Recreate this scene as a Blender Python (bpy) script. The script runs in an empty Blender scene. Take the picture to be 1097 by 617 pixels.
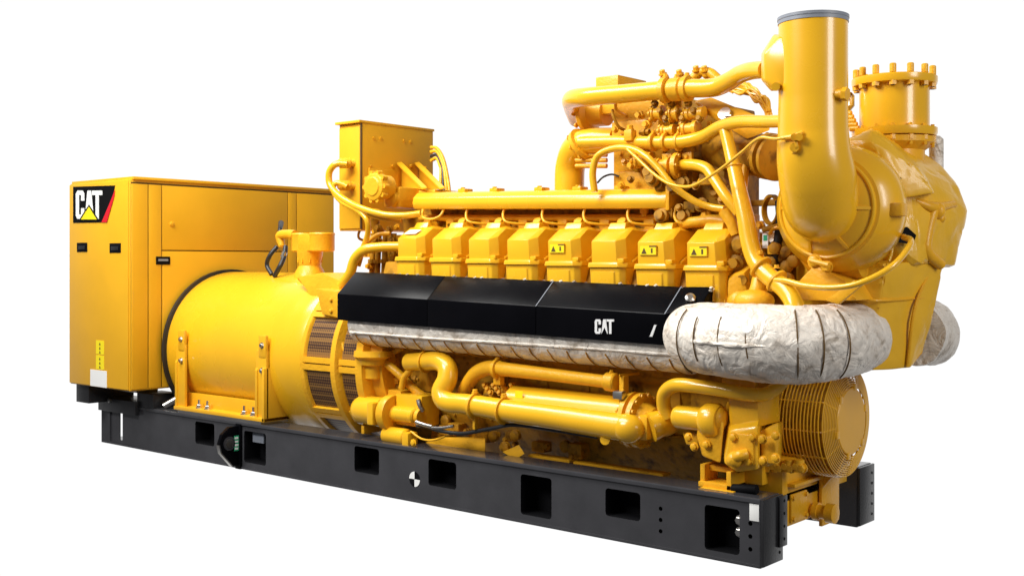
import bpy, bmesh, math, random
from math import sin, cos, pi, radians, sqrt
from mathutils import Vector, Matrix, noise
random.seed(4)
S = bpy.context.scene
COL = S.collection

# ------------------------------------------------------------------ camera
ANG = radians(49.73)
CAM = Vector((9.644, -5.536, 1.65))
FWD = Vector((-cos(ANG), sin(ANG), 0)); RGT = Vector((sin(ANG), cos(ANG), 0))
FPX, CX, HY = 1216.4, 548.0, 281.5
cd = bpy.data.cameras.new('camera'); cam = bpy.data.objects.new('camera', cd); COL.objects.link(cam)
cam.location = CAM
cam.rotation_euler = (pi/2, 0, math.atan2(-FWD.x, FWD.y))
cd.sensor_width = 36; cd.lens = 36*FPX/1097; cd.shift_y = -27.0/1097; cd.shift_x = 0.5/1097
cd.clip_start = .05; cd.clip_end = 500
S.camera = cam
S.render.resolution_x = 1024; S.render.resolution_y = 575

# ------------------------------------------------------------------ world: white where the camera looks, an added dim surround elsewhere for contrast
W = bpy.data.worlds.new('World'); S.world = W; W.use_nodes = True
nt = W.node_tree; nt.nodes.clear()
out = nt.nodes.new('ShaderNodeOutputWorld'); bg = nt.nodes.new('ShaderNodeBackground')
tc = nt.nodes.new('ShaderNodeTexCoord')
dot = nt.nodes.new('ShaderNodeVectorMath'); dot.operation = 'DOT_PRODUCT'
# measured along the camera's forward direction, tilted a little
dot.inputs[1].default_value = (FWD.x*.98, FWD.y*.98, -.06)
rp = nt.nodes.new('ShaderNodeValToRGB')
e = rp.color_ramp.elements
e[0].position = .30; e[0].color = (.13, .13, .135, 1)
e[1].position = .62; e[1].color = (1.03, 1.03, 1.03, 1)
mr = nt.nodes.new('ShaderNodeMapRange'); mr.inputs[1].default_value = -1; mr.inputs[2].default_value = 1
nt.links.new(tc.outputs['Generated'], dot.inputs[0]); nt.links.new(dot.outputs['Value'], mr.inputs[0])
e[0].position = .66; e[1].position = .85
nt.links.new(mr.outputs[0], rp.inputs[0]); nt.links.new(rp.outputs[0], bg.inputs[0])
bg.inputs[1].default_value = 1.0
nt.links.new(bg.outputs[0], out.inputs[0])

# ------------------------------------------------------------------ studio lamps
def area(name, loc, tgt, sx, sy, power, col=(1, 1, 1)):
    l = bpy.data.lights.new(name, 'AREA'); l.shape = 'RECTANGLE'; l.size = sx; l.size_y = sy
    l.energy = power; l.color = col
    o = bpy.data.objects.new(name, l); COL.objects.link(o); o.location = loc
    o.rotation_euler = (Vector(tgt)-Vector(loc)).to_track_quat('-Z', 'Y').to_euler()
    return o
area('overhead_softbox', (2.6, -2.2, 6.2), (3.4, .6, 1.0), 6.5, 2.0, 560, (1, .985, .95))
area('key_softbox', (2.6, -6.6, 6.6), (3.9, .3, 1.0), 4.0, 2.0, 660, (1, .985, .955))
area('side_softbox', (12.0, -.6, 3.6), (6.0, .6, 1.2), 1.6, 3.0, 170, (1, .98, .95))

S.view_settings.view_transform = 'Standard'; S.view_settings.look = 'None'
S.view_settings.exposure = 0; S.view_settings.gamma = 1
S.render.engine = 'CYCLES'

# ------------------------------------------------------------------ materials
def newmat(name):
    m = bpy.data.materials.new(name); m.use_nodes = True
    n = m.node_tree; b = n.nodes['Principled BSDF']
    return m, n, b
def mat(name, col, rough=.4, metal=0, coat=0, var=.06, bump=0, bscale=60, nscale=3, rvar=.08, dirt=None):
    m, n, b = newmat(name)
    t = n.nodes.new('ShaderNodeTexCoord')
    no = n.nodes.new('ShaderNodeTexNoise'); no.inputs['Scale'].default_value = nscale; no.inputs['Detail'].default_value = 6
    n.links.new(t.outputs['Object'], no.inputs['Vector'])
    cr = n.nodes.new('ShaderNodeValToRGB')
    cr.color_ramp.elements[0].position = .3; cr.color_ramp.elements[1].position = .7
    cr.color_ramp.elements[0].color = tuple(c*(1-var) for c in col)+(1,)
    cr.color_ramp.elements[1].color = tuple(min(1, c*(1+var)) for c in col)+(1,)
    n.links.new(no.outputs['Fac'], cr.inputs['Fac'])
    last = cr.outputs['Color']
    if dirt:
        n2 = n.nodes.new('ShaderNodeTexNoise'); n2.inputs['Scale'].default_value = dirt[1]; n2.inputs['Detail'].default_value = 8
        n.links.new(t.outputs['Object'], n2.inputs['Vector'])
        c2 = n.nodes.new('ShaderNodeValToRGB'); c2.color_ramp.elements[0].position = dirt[2]; c2.color_ramp.elements[1].position = dirt[3]
        c2.color_ramp.elements[0].color = (0, 0, 0, 1); c2.color_ramp.elements[1].color = (1, 1, 1, 1)
        n.links.new(n2.outputs['Fac'], c2.inputs['Fac'])
        mx = n.nodes.new('ShaderNodeMix'); mx.data_type = 'RGBA'
        n.links.new(c2.outputs['Color'], mx.inputs['Factor']); n.links.new(last, mx.inputs['A'])
        mx.inputs['B'].default_value = tuple(dirt[0])+(1,)
        last = mx.outputs['Result']
    n.links.new(last, b.inputs['Base Color'])
    r = n.nodes.new('ShaderNodeMapRange'); r.inputs[3].default_value = max(.02, rough-rvar); r.inputs[4].default_value = rough+rvar
    n.links.new(no.outputs['Fac'], r.inputs[0]); n.links.new(r.outputs[0], b.inputs['Roughness'])
    b.inputs['Metallic'].default_value = metal
    b.inputs['Coat Weight'].default_value = coat; b.inputs['Coat Roughness'].default_value = .12
    if bump:
        n3 = n.nodes.new('ShaderNodeTexNoise'); n3.inputs['Scale'].default_value = bscale; n3.inputs['Detail'].default_value = 4
        n.links.new(t.outputs['Object'], n3.inputs['Vector'])
        bp = n.nodes.new('ShaderNodeBump'); bp.inputs['Strength'].default_value = bump; bp.inputs['Distance'].default_value = .01
        n.links.new(n3.outputs['Fac'], bp.inputs['Height']); n.links.new(bp.outputs['Normal'], b.inputs['Normal'])
    return m
YC = (.78, .402, .014)
PAINT = mat('yellow_sheet_paint', YC, .36, coat=.2, var=.04, bump=.22, bscale=4)
GLOSS = mat('yellow_gloss_paint', (.82, .438, .013), .27, coat=.4, var=.03, bump=.04, bscale=12, rvar=.05)
CAST = mat('yellow_painted_casting', (.78, .392, .014), .42, coat=.15, var=.07, bump=.35, bscale=45, nscale=8)
DULL = mat('yellow_shaded_casting', (.42, .20, .009), .55, coat=0, var=.14, bump=.4, bscale=30, nscale=9, dirt=((.09, .035, .006), 14, .5, .75))  # darker yellow with crevice shade in its colour, plus random dirt blotches
BLACK = mat('black_gloss_paint', (.002, .002, .003), .24, coat=.0, var=.2, bump=.02, bscale=8, rvar=.05)
RAILB = mat('black_satin_paint', (.046, .046, .051), .20, coat=.3, var=.12, bump=.06, bscale=50, nscale=5)
BLACK.node_tree.nodes['Principled BSDF'].inputs['Specular IOR Level'].default_value = .10
BLACK2 = mat('black_bracket_paint', (.018, .018, .02), .35, coat=.2, var=.2, bump=.1)
DARK = mat('black_trim_and_recess_shade', (.006, .006, .007), .6, var=.1)  # near-black for trim and plates; also paints the shade inside the rail pockets
RUBBER = mat('black_rubber_hose', (.015, .016, .018), .45, var=.2, bump=.2, bscale=90)
STEEL = mat('zinc_plated_steel', (.62, .6, .56), .3, metal=1, var=.1)
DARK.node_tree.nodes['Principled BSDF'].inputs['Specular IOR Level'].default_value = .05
GREY = mat('grey_rubber_band', (.22, .24, .28), .45, var=.1)
WHITE = mat('white_sticker_paper', (.82, .82, .8), .5, var=.02)
RED = mat('red_sticker_ink', (.65, .01, .02), .4, var=.02)
BYEL = mat('yellow_sticker_ink', (.9, .72, .01), .4, var=.02)
GREEN = mat('green_sticker_ink', (.02, .35, .16), .4, var=.05)
SILV = mat('silver_lettering', (.72, .72, .72), .4, var=.02)
SEAM = mat('seam_shadow_gap', (.10, .05, .006), .7, var=.05)
# silvered insulation blanket
def wrapmat():
    m, n, b = newmat('silver_insulation_blanket')
    t = n.nodes.new('ShaderNodeTexCoord')
    no = n.nodes.new('ShaderNodeTexNoise'); no.inputs['Scale'].default_value = 7; no.inputs['Detail'].default_value = 9; no.inputs['Roughness'].default_value = .62
    no.inputs['Distortion'].default_value = 1.2
    n.links.new(t.outputs['Object'], no.inputs['Vector'])
    cr = n.nodes.new('ShaderNodeValToRGB'); E = cr.color_ramp.elements
    E[0].position = .34; E[0].color = (.40, .34, .27, 1); E[1].position = .52; E[1].color = (.78, .72, .64, 1)
    x = cr.color_ramp.elements.new(.43); x.color = (.68, .61, .53, 1)
    n.links.new(no.outputs['Fac'], cr.inputs['Fac']); n.links.new(cr.outputs['Color'], b.inputs['Base Color'])
    b.inputs['Roughness'].default_value = .5; b.inputs['Metallic'].default_value = .15
    mu = n.nodes.new('ShaderNodeTexNoise'); mu.inputs['Scale'].default_value = 9; mu.inputs['Detail'].default_value = 7; mu.inputs['Distortion'].default_value = 1.4
    n.links.new(t.outputs['Object'], mu.inputs['Vector'])
    bp = n.nodes.new('ShaderNodeBump'); bp.inputs['Strength'].default_value = .9; bp.inputs['Distance'].default_value = .03
    n.links.new(mu.outputs['Fac'], bp.inputs['Height']); n.links.new(bp.outputs['Normal'], b.inputs['Normal'])
    return m
WRAP = wrapmat()
def meshmat():
    m, n, b = newmat('perforated_brown_grille')
    t = n.nodes.new('ShaderNodeTexCoord'); mp = n.nodes.new('ShaderNodeMapping'); mp.inputs['Scale'].default_value = (46, 46, 46)
    v = n.nodes.new('ShaderNodeTexVoronoi'); v.inputs['Randomness'].default_value = 0; v.inputs['Scale'].default_value = 1
    n.links.new(t.outputs['Object'], mp.inputs['Vector']); n.links.new(mp.outputs[0], v.inputs['Vector'])
    cr = n.nodes.new('ShaderNodeValToRGB'); cr.color_ramp.elements[0].position = .44; cr.color_ramp.elements[1].position = .56
    cr.color_ramp.elements[0].color = (.035, .012, .008, 1); cr.color_ramp.elements[1].color = (.24, .12, .03, 1)
    n.links.new(v.outputs['Distance'], cr.inputs['Fac']); n.links.new(cr.outputs['Color'], b.inputs['Base Color'])
    b.inputs['Roughness'].default_value = .5
    return m
GRILLE = meshmat()
for m_, k_ in ((CAST, .3), (DULL, .2), (PAINT, .4)): m_.node_tree.nodes['Principled BSDF'].inputs['Specular IOR Level'].default_value = k_
DENT = mat('dented_yellow_sheet', (.80, .445, .018), .40, coat=.25, var=.05, bump=.9, bscale=7, nscale=5)

# ------------------------------------------------------------------ helpers
def A(px, py, x=None, y=None, z=None):
    """survey: the real point seen at a pixel of the photograph, on a known plane of the machine"""
    D = FWD + RGT*((px-CX)/FPX) + Vector((0, 0, (HY-py)/FPX))
    if y is not None: t = (y-CAM.y)/D.y
    elif x is not None: t = (x-CAM.x)/D.x
    else: t = (z-CAM.z)/D.z
    return CAM + D*t
def depth(p): return (p-CAM).dot(FWD)
def rad(p, rpx): return rpx*depth(p)/FPX

class MB:
    def __init__(s): s.bm = bmesh.new(); s.mi = 0
    def _f(s, vs):
        try:
            f = s.bm.faces.new(vs); f.material_index = s.mi; f.smooth = True; return f
        except ValueError: return None
    def box(s, a, b, bev=0, rot=None, piv=None):
        x0, x1 = sorted((a[0], b[0])); y0, y1 = sorted((a[1], b[1])); z0, z1 = sorted((a[2], b[2]))
        vs = [s.bm.verts.new(p) for p in ((x0,y0,z0),(x1,y0,z0),(x1,y1,z0),(x0,y1,z0),(x0,y0,z1),(x1,y0,z1),(x1,y1,z1),(x0,y1,z1))]
        fs = [s._f([vs[i] for i in q]) for q in ((3,2,1,0),(4,5,6,7),(0,1,5,4),(1,2,6,5),(2,3,7,6),(3,0,4,7))]
        s._post(vs, fs, bev, rot, piv); return s
    def _post(s, vs, fs, bev, rot=None, piv=None):
        if rot is not None:
            c = Vector(piv) if piv else sum((v.co for v in vs), Vector())/len(vs)
            for v in vs: v.co = rot @ (v.co-c) + c
        if bev > 0:
            es = set(e for f in fs if f for e in f.edges)
            bmesh.ops.bevel(s.bm, geom=list(es), offset=bev, segments=2, profile=.6, affect='EDGES', clamp_overlap=True)
    def prism(s, pts, ext, bev=0):
        """polygon given as 3-D points, swept along ext"""
        ext = Vector(ext); a = [s.bm.verts.new(Vector(p)) for p in pts]; b = [s.bm.verts.new(Vector(p)+ext) for p in pts]
        n = len(pts); fs = [s._f(a[::-1]), s._f(b)]
        for i in range(n): fs.append(s._f((a[i], a[(i+1)%n], b[(i+1)%n], b[i])))
        s._post(a+b, fs, bev); return s
    def loft(s, A_, B_, bev=0):
        a = [s.bm.verts.new(Vector(p)) for p in A_]; b = [s.bm.verts.new(Vector(p)) for p in B_]; n = len(a)
        fs = [s._f(a[::-1]), s._f(b)]
        for i in range(n): fs.append(s._f((a[i], a[(i+1)%n], b[(i+1)%n], b[i])))
        s._post(a+b, fs, bev); return s
    def hull(s, pts, bev=0):
        vs = [s.bm.verts.new(Vector(p)) for p in pts]
        r = bmesh.ops.convex_hull(s.bm, input=vs)
        fs = [f for f in r['geom'] if isinstance(f, bmesh.types.BMFace)]
        for f in fs: f.material_index = s.mi; f.smooth = True
        s.bm.verts.ensure_lookup_table()
        if bev:
            ed = [e for f in fs for e in f.edges]
            ed = [e for e in set(ed) if len(e.link_faces) == 2 and e.calc_face_angle(0) > .2]
            bmesh.ops.bevel(s.bm, geom=ed, offset=bev, segments=2, profile=.6, affect='EDGES', clamp_overlap=True)
        return s
    def crumple(s, cuts, amp, fr, seed=0):
        bmesh.ops.triangulate(s.bm, faces=s.bm.faces)
        for _ in range(cuts): bmesh.ops.subdivide_edges(s.bm, edges=s.bm.edges, cuts=1, use_grid_fill=True)
        s.bm.normal_update(); off = Vector((seed, seed*2.3, 1.7))
        for v in s.bm.verts:
            p = v.co*fr+off
            k = noise.noise(p)+.5*noise.noise(p*2.1)-.9*max(0, .12-abs(noise.noise(p*1.4+Vector((5, 1, 2)))))*3
            v.co += v.normal*amp*k
        for f in s.bm.faces: f.smooth = True
        return s
    def lathe(s, o, ax, prof, n=40, arc=(0, 2*pi), cap=True):
        """prof: (distance along axis, radius)"""
        o = Vector(o); ax = Vector(ax).normalized()
        u = ax.orthogonal().normalized() if abs(ax.z) > .9 else ax.cross(Vector((0,0,1))).normalized()
        w = ax.cross(u)
        full = abs(arc[1]-arc[0]-2*pi) < 1e-4
        m = n if full else n+1
        rings = []
        for d, r in prof:
            rings.append([s.bm.verts.new(o+ax*d+(u*cos(arc[0]+(arc[1]-arc[0])*i/n)+w*sin(arc[0]+(arc[1]-arc[0])*i/n))*max(r, 1e-4)) for i in range(m)])
        for a, b in zip(rings, rings[1:]):
            for i in range(n if full else n):
                j = (i+1) % m
                s._f((a[i], a[j], b[j], b[i]))
        if cap and full: s._f(rings[0][::-1]); s._f(rings[-1])
        return s
    def cyl(s, p0, p1, r0, r1=None, n=24, bev=0):
        p0, p1 = Vector(p0), Vector(p1); L = (p1-p0).length; r1 = r0 if r1 is None else r1
        pr = [(0, r0), (L, r1)]
        if bev: pr = [(0, r0-bev), (bev, r0), (L-bev, r1), (L, r1-bev)]
        return s.lathe(p0, p1-p0, pr, n)
    def tube(s, pts, r, n=16, sub=8, smooth=True, cap=True, rfun=None):
        P = [Vector(p[:3]) for p in pts]; R = list(r) if hasattr(r, '__len__') else [r]*len(P)
        if smooth and len(P) > 2:
            Q = []; RR = []
            ext = [P[0]*2-P[1]]+P+[P[-1]*2-P[-2]]
            for i in range(len(P)-1):
                a, b, c, d = ext[i:i+4]
                # centripetal-like tangents keep long runs straight
                tb = (c-a)/max(1e-6, (c-b).length+(b-a).length)*(c-b).length
                tcg = (d-b)/max(1e-6, (d-c).length+(c-b).length)*(c-b).length
                for k in range(sub):
                    t = k/sub; t2, t3 = t*t, t*t*t
                    Q.append(b*(2*t3-3*t2+1)+tb*(t3-2*t2+t)+c*(-2*t3+3*t2)+tcg*(t3-t2)); RR.append(R[i]*(1-t)+R[i+1]*t)
            Q.append(P[-1]); RR.append(R[-1])
        else: Q, RR = P, R
        T = [(Q[min(i+1, len(Q)-1)]-Q[max(i-1, 0)]).normalized() for i in range(len(Q))]
        u = T[0].orthogonal().normalized(); rings = []
        for i, (q, t, rr) in enumerate(zip(Q, T, RR)):
            u = (u-t*u.dot(t)).normalized(); w = t.cross(u)
            ring = []
            for k in range(n):
                a = 2*pi*k/n; d = u*cos(a)+w*sin(a)
                r_ = rr if rfun is None else rfun(q, d, rr, i/(len(Q)-1))
                ring.append(s.bm.verts.new(q+d*r_))
            rings.append(ring)
        for a, b in zip(rings, rings[1:]):
            for i in range(n): s._f((a[i], a[(i+1)%n], b[(i+1)%n], b[i]))
        if cap: s._f(rings[0][::-1]); s._f(rings[-1])
        return s
    def torus(s, c, ax, R, r, n=40, m=8, arc=None):
        c = Vector(c); ax = Vector(ax).normalized(); u = ax.orthogonal().normalized(); w = ax.cross(u)
        rings = []
        for i in range(n):
            a = 2*pi*i/n; d = u*cos(a)+w*sin(a)
            rings.append([s.bm.verts.new(c+d*(R+r*cos(2*pi*k/m))+ax*(r*sin(2*pi*k/m))) for k in range(m)])
        for i in range(n):
            a, b = rings[i], rings[(i+1)%n]
            for k in range(m): s._f((a[k], a[(k+1)%m], b[(k+1)%m], b[k]))
        return s
    def ball(s, c, r, sc=(1,1,1), n=20):
        r_ = bmesh.ops.create_uvsphere(s.bm, u_segments=n, v_segments=n//2, radius=r)
        for v in r_['verts']: v.co = Vector((v.co.x*sc[0], v.co.y*sc[1], v.co.z*sc[2]))+Vector(c)
        for f in set(f for v in r_['verts'] for f in v.link_faces): f.smooth = True; f.material_index = s.mi
        return s
    def bolt(s, p, ax, r=.014, h=.012, washer=True):
        p = Vector(p); ax = Vector(ax).normalized()
        if washer: s.lathe(p, ax, [(-.001, r*1.35), (h*.25, r*1.35)], 12)
        s.lathe(p, ax, [(h*.2, r), (h*.9, r), (h, r*.85)], 6); return s
    def use(s, i): s.mi = i; return s
    def done(s, name, mats, parent=None, label=None, angle=38):
        bmesh.ops.recalc_face_normals(s.bm, faces=s.bm.faces)
        me = bpy.data.meshes.new(name); s.bm.to_mesh(me); s.bm.free()
        for m in (mats if isinstance(mats, (list, tuple)) else [mats]): me.materials.append(m)
        me.set_sharp_from_angle(angle=radians(angle))
        o = bpy.data.objects.new(name, me); COL.objects.link(o)
        if parent is not None:
            o.parent = parent
            # meshes are written in machine coordinates
            off = Vector(); p = parent
            while p is not None: off += p.location; p = p.parent
            o.location = -off
        if label: o['label'] = label
        return o
X, Y, Z = Vector((1,0,0)), Vector((0,1,0)), Vector((0,0,1))
YM = .737      # centre line of the machine

def boolean(o, cutters):
    for c in cutters:
        m = o.modifiers.new('cut', 'BOOLEAN'); m.operation = 'DIFFERENCE'; m.solver = 'EXACT'; m.object = c
    bpy.context.view_layer.update()
    dg = bpy.context.evaluated_depsgraph_get()
    me = bpy.data.meshes.new_from_object(o.evaluated_get(dg)); o.modifiers.clear()
    old = o.data; o.data = me; me.name = old.name
    for c in cutters: bpy.data.objects.remove(c)
    for p in me.polygons: p.use_smooth = False
def rrect(u0, u1, v0, v1, r, n=4):
    pts = []
    for cx, cy, a0 in ((u1-r, v1-r, 0), (u0+r, v1-r, pi/2), (u0+r, v0+r, pi), (u1-r, v0+r, 3*pi/2)):
        for k in range(n+1): a = a0+pi/2*k/n; pts.append((cx+r*cos(a), cy+r*sin(a)))
    return pts
def T(pts, rpx, name, m, parent, label=None, n=18, sub=8, **k):
    """tube through surveyed points (px, py, y)"""
    P = [A(p[0], p[1], y=p[2]) for p in pts]
    R = [rad(q, rr) for q, rr in zip(P, rpx if hasattr(rpx, '__len__') else [rpx]*len(P))]
    return MB().tube(P, R, n=n, sub=sub, **k).done(name, m, parent, label)
def clamp_on(px, py, y, d, rpx, wpx, name='pipe_clamp', m=None, parent=None, label=None):
    """ring clamp around a pipe running along d"""
    c = A(px, py, y=y); r = rad(c, rpx); w = rad(c, wpx); d = Vector(d).normalized()
    b = MB(); b.lathe(c-d*w/2, d, [(0, r*.96), (w*.12, r*1.12), (w*.88, r*1.12), (w, r*.96)], 24)
    b.bolt(c-d.cross(Z).normalized()*0 + Z*(r*1.12), Z, r*.22, r*.3)
    return b.done(name, m or CAST, parent, label)

# ================================================================== THE GENERATOR SET
root = bpy.data.objects.new('generator_set', None); COL.objects.link(root); root.location = (3.4, YM, 0)
root['label'] = 'large yellow industrial gas engine generator set mounted on a black steel skid'
root['category'] = 'generator'

# ------------------------------------------------------------------ skid rails
L, RH, RW = 6.733, .378, .218
def rail(y0, near, label):
    b = MB(); b.box((0, y0, 0), (L-.02, y0+RW, RH), .008)
    o = b.done('skid_rail', [RAILB, DARK], root, label)
    cut = []
    def cutter(pts, y_a, y_b, m=DARK):
        c = MB().prism([(u, y_a, v) for u, v in pts], (0, y_b-y_a, 0)).done('cut', m); cut.append(c)
    # recessed web on the outer side, leaving a top and bottom flange
    ya, yb = (y0-.01, y0+.012) if near else (y0+RW-.012, y0+RW+.01)
    cutter(rrect(.15, L-.03, .018, RH-.026, .006), ya, yb, RAILB)
    hs = [(1.47, 1.74, .14, .325), (2.14, 2.42, .06, .31), (3.45, 3.71, .14, .325), (4.20, 4.46, .135, .315), (5.02, 5.27, .055, .31),
          (5.68, 5.93, .14, .305), (6.36, 6.58, .05, .30)]
    pa, pb = (y0-.05, y0+.17) if near else (y0+.05, y0+RW+.05)
    for h in hs: cutter(rrect(*h, .022), pa, pb)
    if near:
        cutter(rrect(.30, .345, .05, .31, .01), y0-.05, y0+.3)
        cutter([(-.05, .03), (.62, .03), (.62, .34), (-.05, .34)], y0+.02, y0+.3)
    # round holes near the end
    for hx, hz in ((6.07, .235), (6.07, .17), (6.07, .105), (6.645, .235), (6.645, .165), (6.645, .095)):
        cutter([(hx+.013*cos(2*pi*k/12), hz+.013*sin(2*pi*k/12)) for k in range(12)], pa if near else pa, pb-.1 if near else pb)
    boolean(o, cut)
    if len(o.data.materials) < 2: o.data.materials.append(DARK)
    o.data.materials[0] = RAILB; o.data.materials[1] = DARK
    for p in o.data.polygons:      # pocket shade put in as colour: faces inside the box section go black
        c = p.center; inside = y0+.016 < c.y < y0+RW-.016 and .012 < c.z < RH-.012 and .66 < c.x < L-.04
        p.material_index = 1 if inside else 0
    # end plate with bolt holes
    e = MB(); e.box((L-.018, y0-.004, .012), (L, y0+RW+.004, RH-.004), .003)
    e.use(1)
    for k in range(5): e.cyl((L-.002, y0+RW-.035, .06+k*.065), (L+.0015, y0+RW-.035, .06+k*.065), .009, n=10)
    e.done('end_plate', [BLACK2, DARK], o)
    return o
r1 = rail(0, True, 'near black skid rail with square openings along its face')
r2 = rail(1.256, False, 'far black skid rail, seen past the ribbed guard')
# flange angle on the near rail end
b = MB(); b.box((L, .16, .09), (L+.012, .25, RH-.01), .002); b.use(1)
for k in range(4): b.cyl((L+.011, .215, .13+k*.07), (L+.0135, .215, .13+k*.07), .009, n=10)
b.done('end_angle', [BLACK2, DARK], r1)
for name, q in (('white_label', (803, 817, 541, 557)),):
    p0 = A(q[0], q[3], y=.008); p1 = A(q[1], q[2], y=.008)
    MB().box((p0.x, .006, p0.z), (p1.x, .012, p1.z), .001).done(name, WHITE, r1)
# white and black centre of gravity mark
c = A(444, 513, y=.01); b = MB()
for a0 in (pi/2, 3*pi/2):
    b.prism([(c.x, .012, c.z)]+[(c.x+.052*cos(a0+pi/2*k/8), .012, c.z+.052*sin(a0+pi/2*k/8)) for k in range(9)], (0, -.002, 0))
b.use(1)
for a0 in (0, pi): b.prism([(c.x, .012, c.z)]+[(c.x+.052*cos(a0+pi/2*k/8), .012, c.z+.052*sin(a0+pi/2*k/8)) for k in range(9)], (0, -.0015, 0))
b.done('balance_mark', [WHITE, DARK], r1)
# bolts showing in the last opening
b = MB()
for z in (.235, .17): b.bolt((6.565, .05, z), (0, -1, 0), .022, .03)
b.done('bolt_pair', STEEL, r1)
# lifting lug standing out from the rail
xl = 2.10
ol = [(.004, .345), (-.10, .345), (-.17, .29), (-.195, .22), (-.18, .15), (-.07, .03), (.004, .03)]
b = MB(); b.prism([(xl-.035, y, z) for y, z in ol], (.035, 0, 0), .004); b.box((xl-.045, -.012, .0), (xl+.02, .006, .36), .002)
lug = b.done('lifting_lug', BLACK, r1)
b = MB(); b.lathe((xl-.037, -.10, .215), X, [(0, .055), (.04, .055), (.04, .035)], 24); b.use(1); b.lathe((xl+.001, -.10, .215), X, [(0, .036), (.004, .036)], 20)
b.done('lug_ring', [RAILB, STEEL], lug)
b = MB(); b.box((xl, -.055, .15), (xl+.003, -.012, .27), 0); b.use(1)
for k in range(4): b.box((xl+.002, -.05, .16+k*.028), (xl+.0045, -.018, .175+k*.028))
b.done('lug_sticker', [GREEN, WHITE], lug)
b = MB(); b.prism([(xl-.037, -.197, .21), (xl-.037, -.182, .145), (xl-.037, -.072, .026), (xl-.037, -.064, .032), (xl-.037, -.172, .150), (xl-.037, -.187, .212)], (.038, 0, 0)).done('edge_highlight', STEEL, lug)  # bright strip modelled in place of the highlight along the lug's lower edge
b = MB(); b.box((2.2, .05, .22), (2.34, .07, .30), .004); b.done('inner_bracket', GREY, r1)
# cross members
for x in (.12, 1.9, 3.5, 5.0, 6.15): MB().box((x, RW-.01, .05), (x+.16, 1.27, .30), .006).done('cross_member', BLACK2, root)
# cabinet support brackets at the rail end
for bx in (((-.08, -.20, .385), (.14, .25, .545)), ((.0, -.03, .30), (.62, .24, .42)), ((.60, .0, .378), (.86, .25, .50)), ((-.08, 1.2, .385), (.14, 1.7, .545)), ((.6, 1.2, .378), (.86, 1.7, .55))):
    MB().box(*bx, .004).done('cabinet_bracket', BLACK2, root)
for x in (.06, .20): MB().lathe((x, -.03, .40), (0, -1, 0), [(0, .02), (.012, .02), (.012, .012)], 12).done('bracket_bolt', STEEL, root)
b = MB(); b.box((.25, -.02, .50), (.62, .2, .53), .004); b.done('support_shim', STEEL, root)
MB().cyl((.93, .06, .40), (1.0, .16, .47), .03, n=14).done('cable_sleeve', STEEL, root)

# ------------------------------------------------------------------ control cabinet
CY0, CY1, CX0, CX1, CZ0, CZ1 = -.25, 2.02, -.10, .90, .552, 2.365
b = MB(); b.box((CX0, CY0, CZ0), (CX1, CY1, CZ1), .012)
b.box((CX0-.005, CY0+.02, CZ1-.004), (CX1+.02, CY1+.02, CZ1+.022), .004)
cab = b.done('control_cabinet', PAINT, root)
b = MB()
def gx(px, py): return A(px, py, x=CX1)
ys = [gx(px, 300).y for px in (158, 172.5, 307.5, 317)]
zt = CZ1-.035
yy = ys+[]
def panel(y0, y1, z0, z1): b.box((CX1-.004, y0+.005, z0+.005), (CX1+.014, y1-.005, z1-.005), .004)
zm = gx(240, 269).z
panel(CY0+.006, ys[0], CZ0+.01, zt); panel(ys[0], ys[1], CZ0+.01, zt)
panel(ys[1], ys[2], zm, zt); panel(ys[1], ys[2], CZ0+.01, zm); panel(ys[2], ys[3], CZ0+.01, zt); panel(ys[3], CY1-.006, CZ0+.01, zt)
b.done('front_panel', PAINT, cab)
b = MB(); b.box((CX1-.006, CY0+.01, CZ0+.02), (CX1+.002, CY1-.01, zt+.01)); b.done('panel_gap', SEAM, cab)
b = MB(); b.box((CX0+.012, CY0-.012, CZ0+.012), (CX1-.012, CY0+.004, CZ1-.012), .004); door = b.done('side_door', PAINT, cab)
k = gx(183, 240); b = MB(); b.lathe((CX1+.012, k.y, k.z), X, [(0, .022), (.012, .022), (.016, .012)], 16); b.done('door_lock', CAST, cab)
p0, p1 = gx(166, 283.5), gx(181, 275)
b = MB(); b.box((CX1+.013, p0.y, p0.z), (CX1+.02, p1.y, p1.z), .002); b.use(1); b.box((CX1+.02, p0.y+.02, p0.z+.03), (CX1+.021, p1.y-.02, p1.z-.02)); b.done('rating_plate', [DARK, GREY], cab)
# flush latches
for q in ((84, 95, 260, 270), (119, 131, 260.5, 271)):
    p0, p1 = A(q[0], q[3], y=CY0), A(q[1], q[2], y=CY0)
    b = MB(); b.box((p0.x, CY0-.017, p0.z), (p1.x, CY0-.008, p1.z), .006); b.use(1)
    b.box((p0.x+.03, CY0-.021, p0.z+.02), (p1.x-.03, CY0-.016, p1.z-.025), .003)
    b.done('door_latch', [DARK, RUBBER], cab)
# badge: black plate, white letters over a yellow triangle, red slash
def bz(u, v, d=0): # badge coordinates of the zoomed survey
    p = A(60+u/3.427, 120+v/3.427, y=CY0-.012); return Vector((p.x, CY0-.012-d, p.z))
def letters(b, f, d0, t):
    """block letters C, A, T in a 100 x 100 field; f maps (u, v) to a point"""
    def pr(pts, dd=0): b.prism([f(u, v, d0+dd) for u, v in pts], f(0, 0, d0+dd+t)-f(0, 0, d0+dd))
    # C
    pr([(0, 12), (6, 0), (26, 0), (32, 12), (32, 36), (20, 36), (20, 16), (12, 16), (12, 84), (20, 84), (20, 62), (32, 62), (32, 88), (26, 100), (6, 100), (0, 88)])
    # A
    pr([(34, 100), (44, 0), (58, 0), (68, 100), (55, 100), (53.6, 82), (48, 82), (47, 100)])
    # T
    pr([(62, 0), (100, 0), (100, 16), (87, 16), (87, 100), (75, 100), (75, 16), (62, 16)], .0004)
b = MB()
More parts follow.
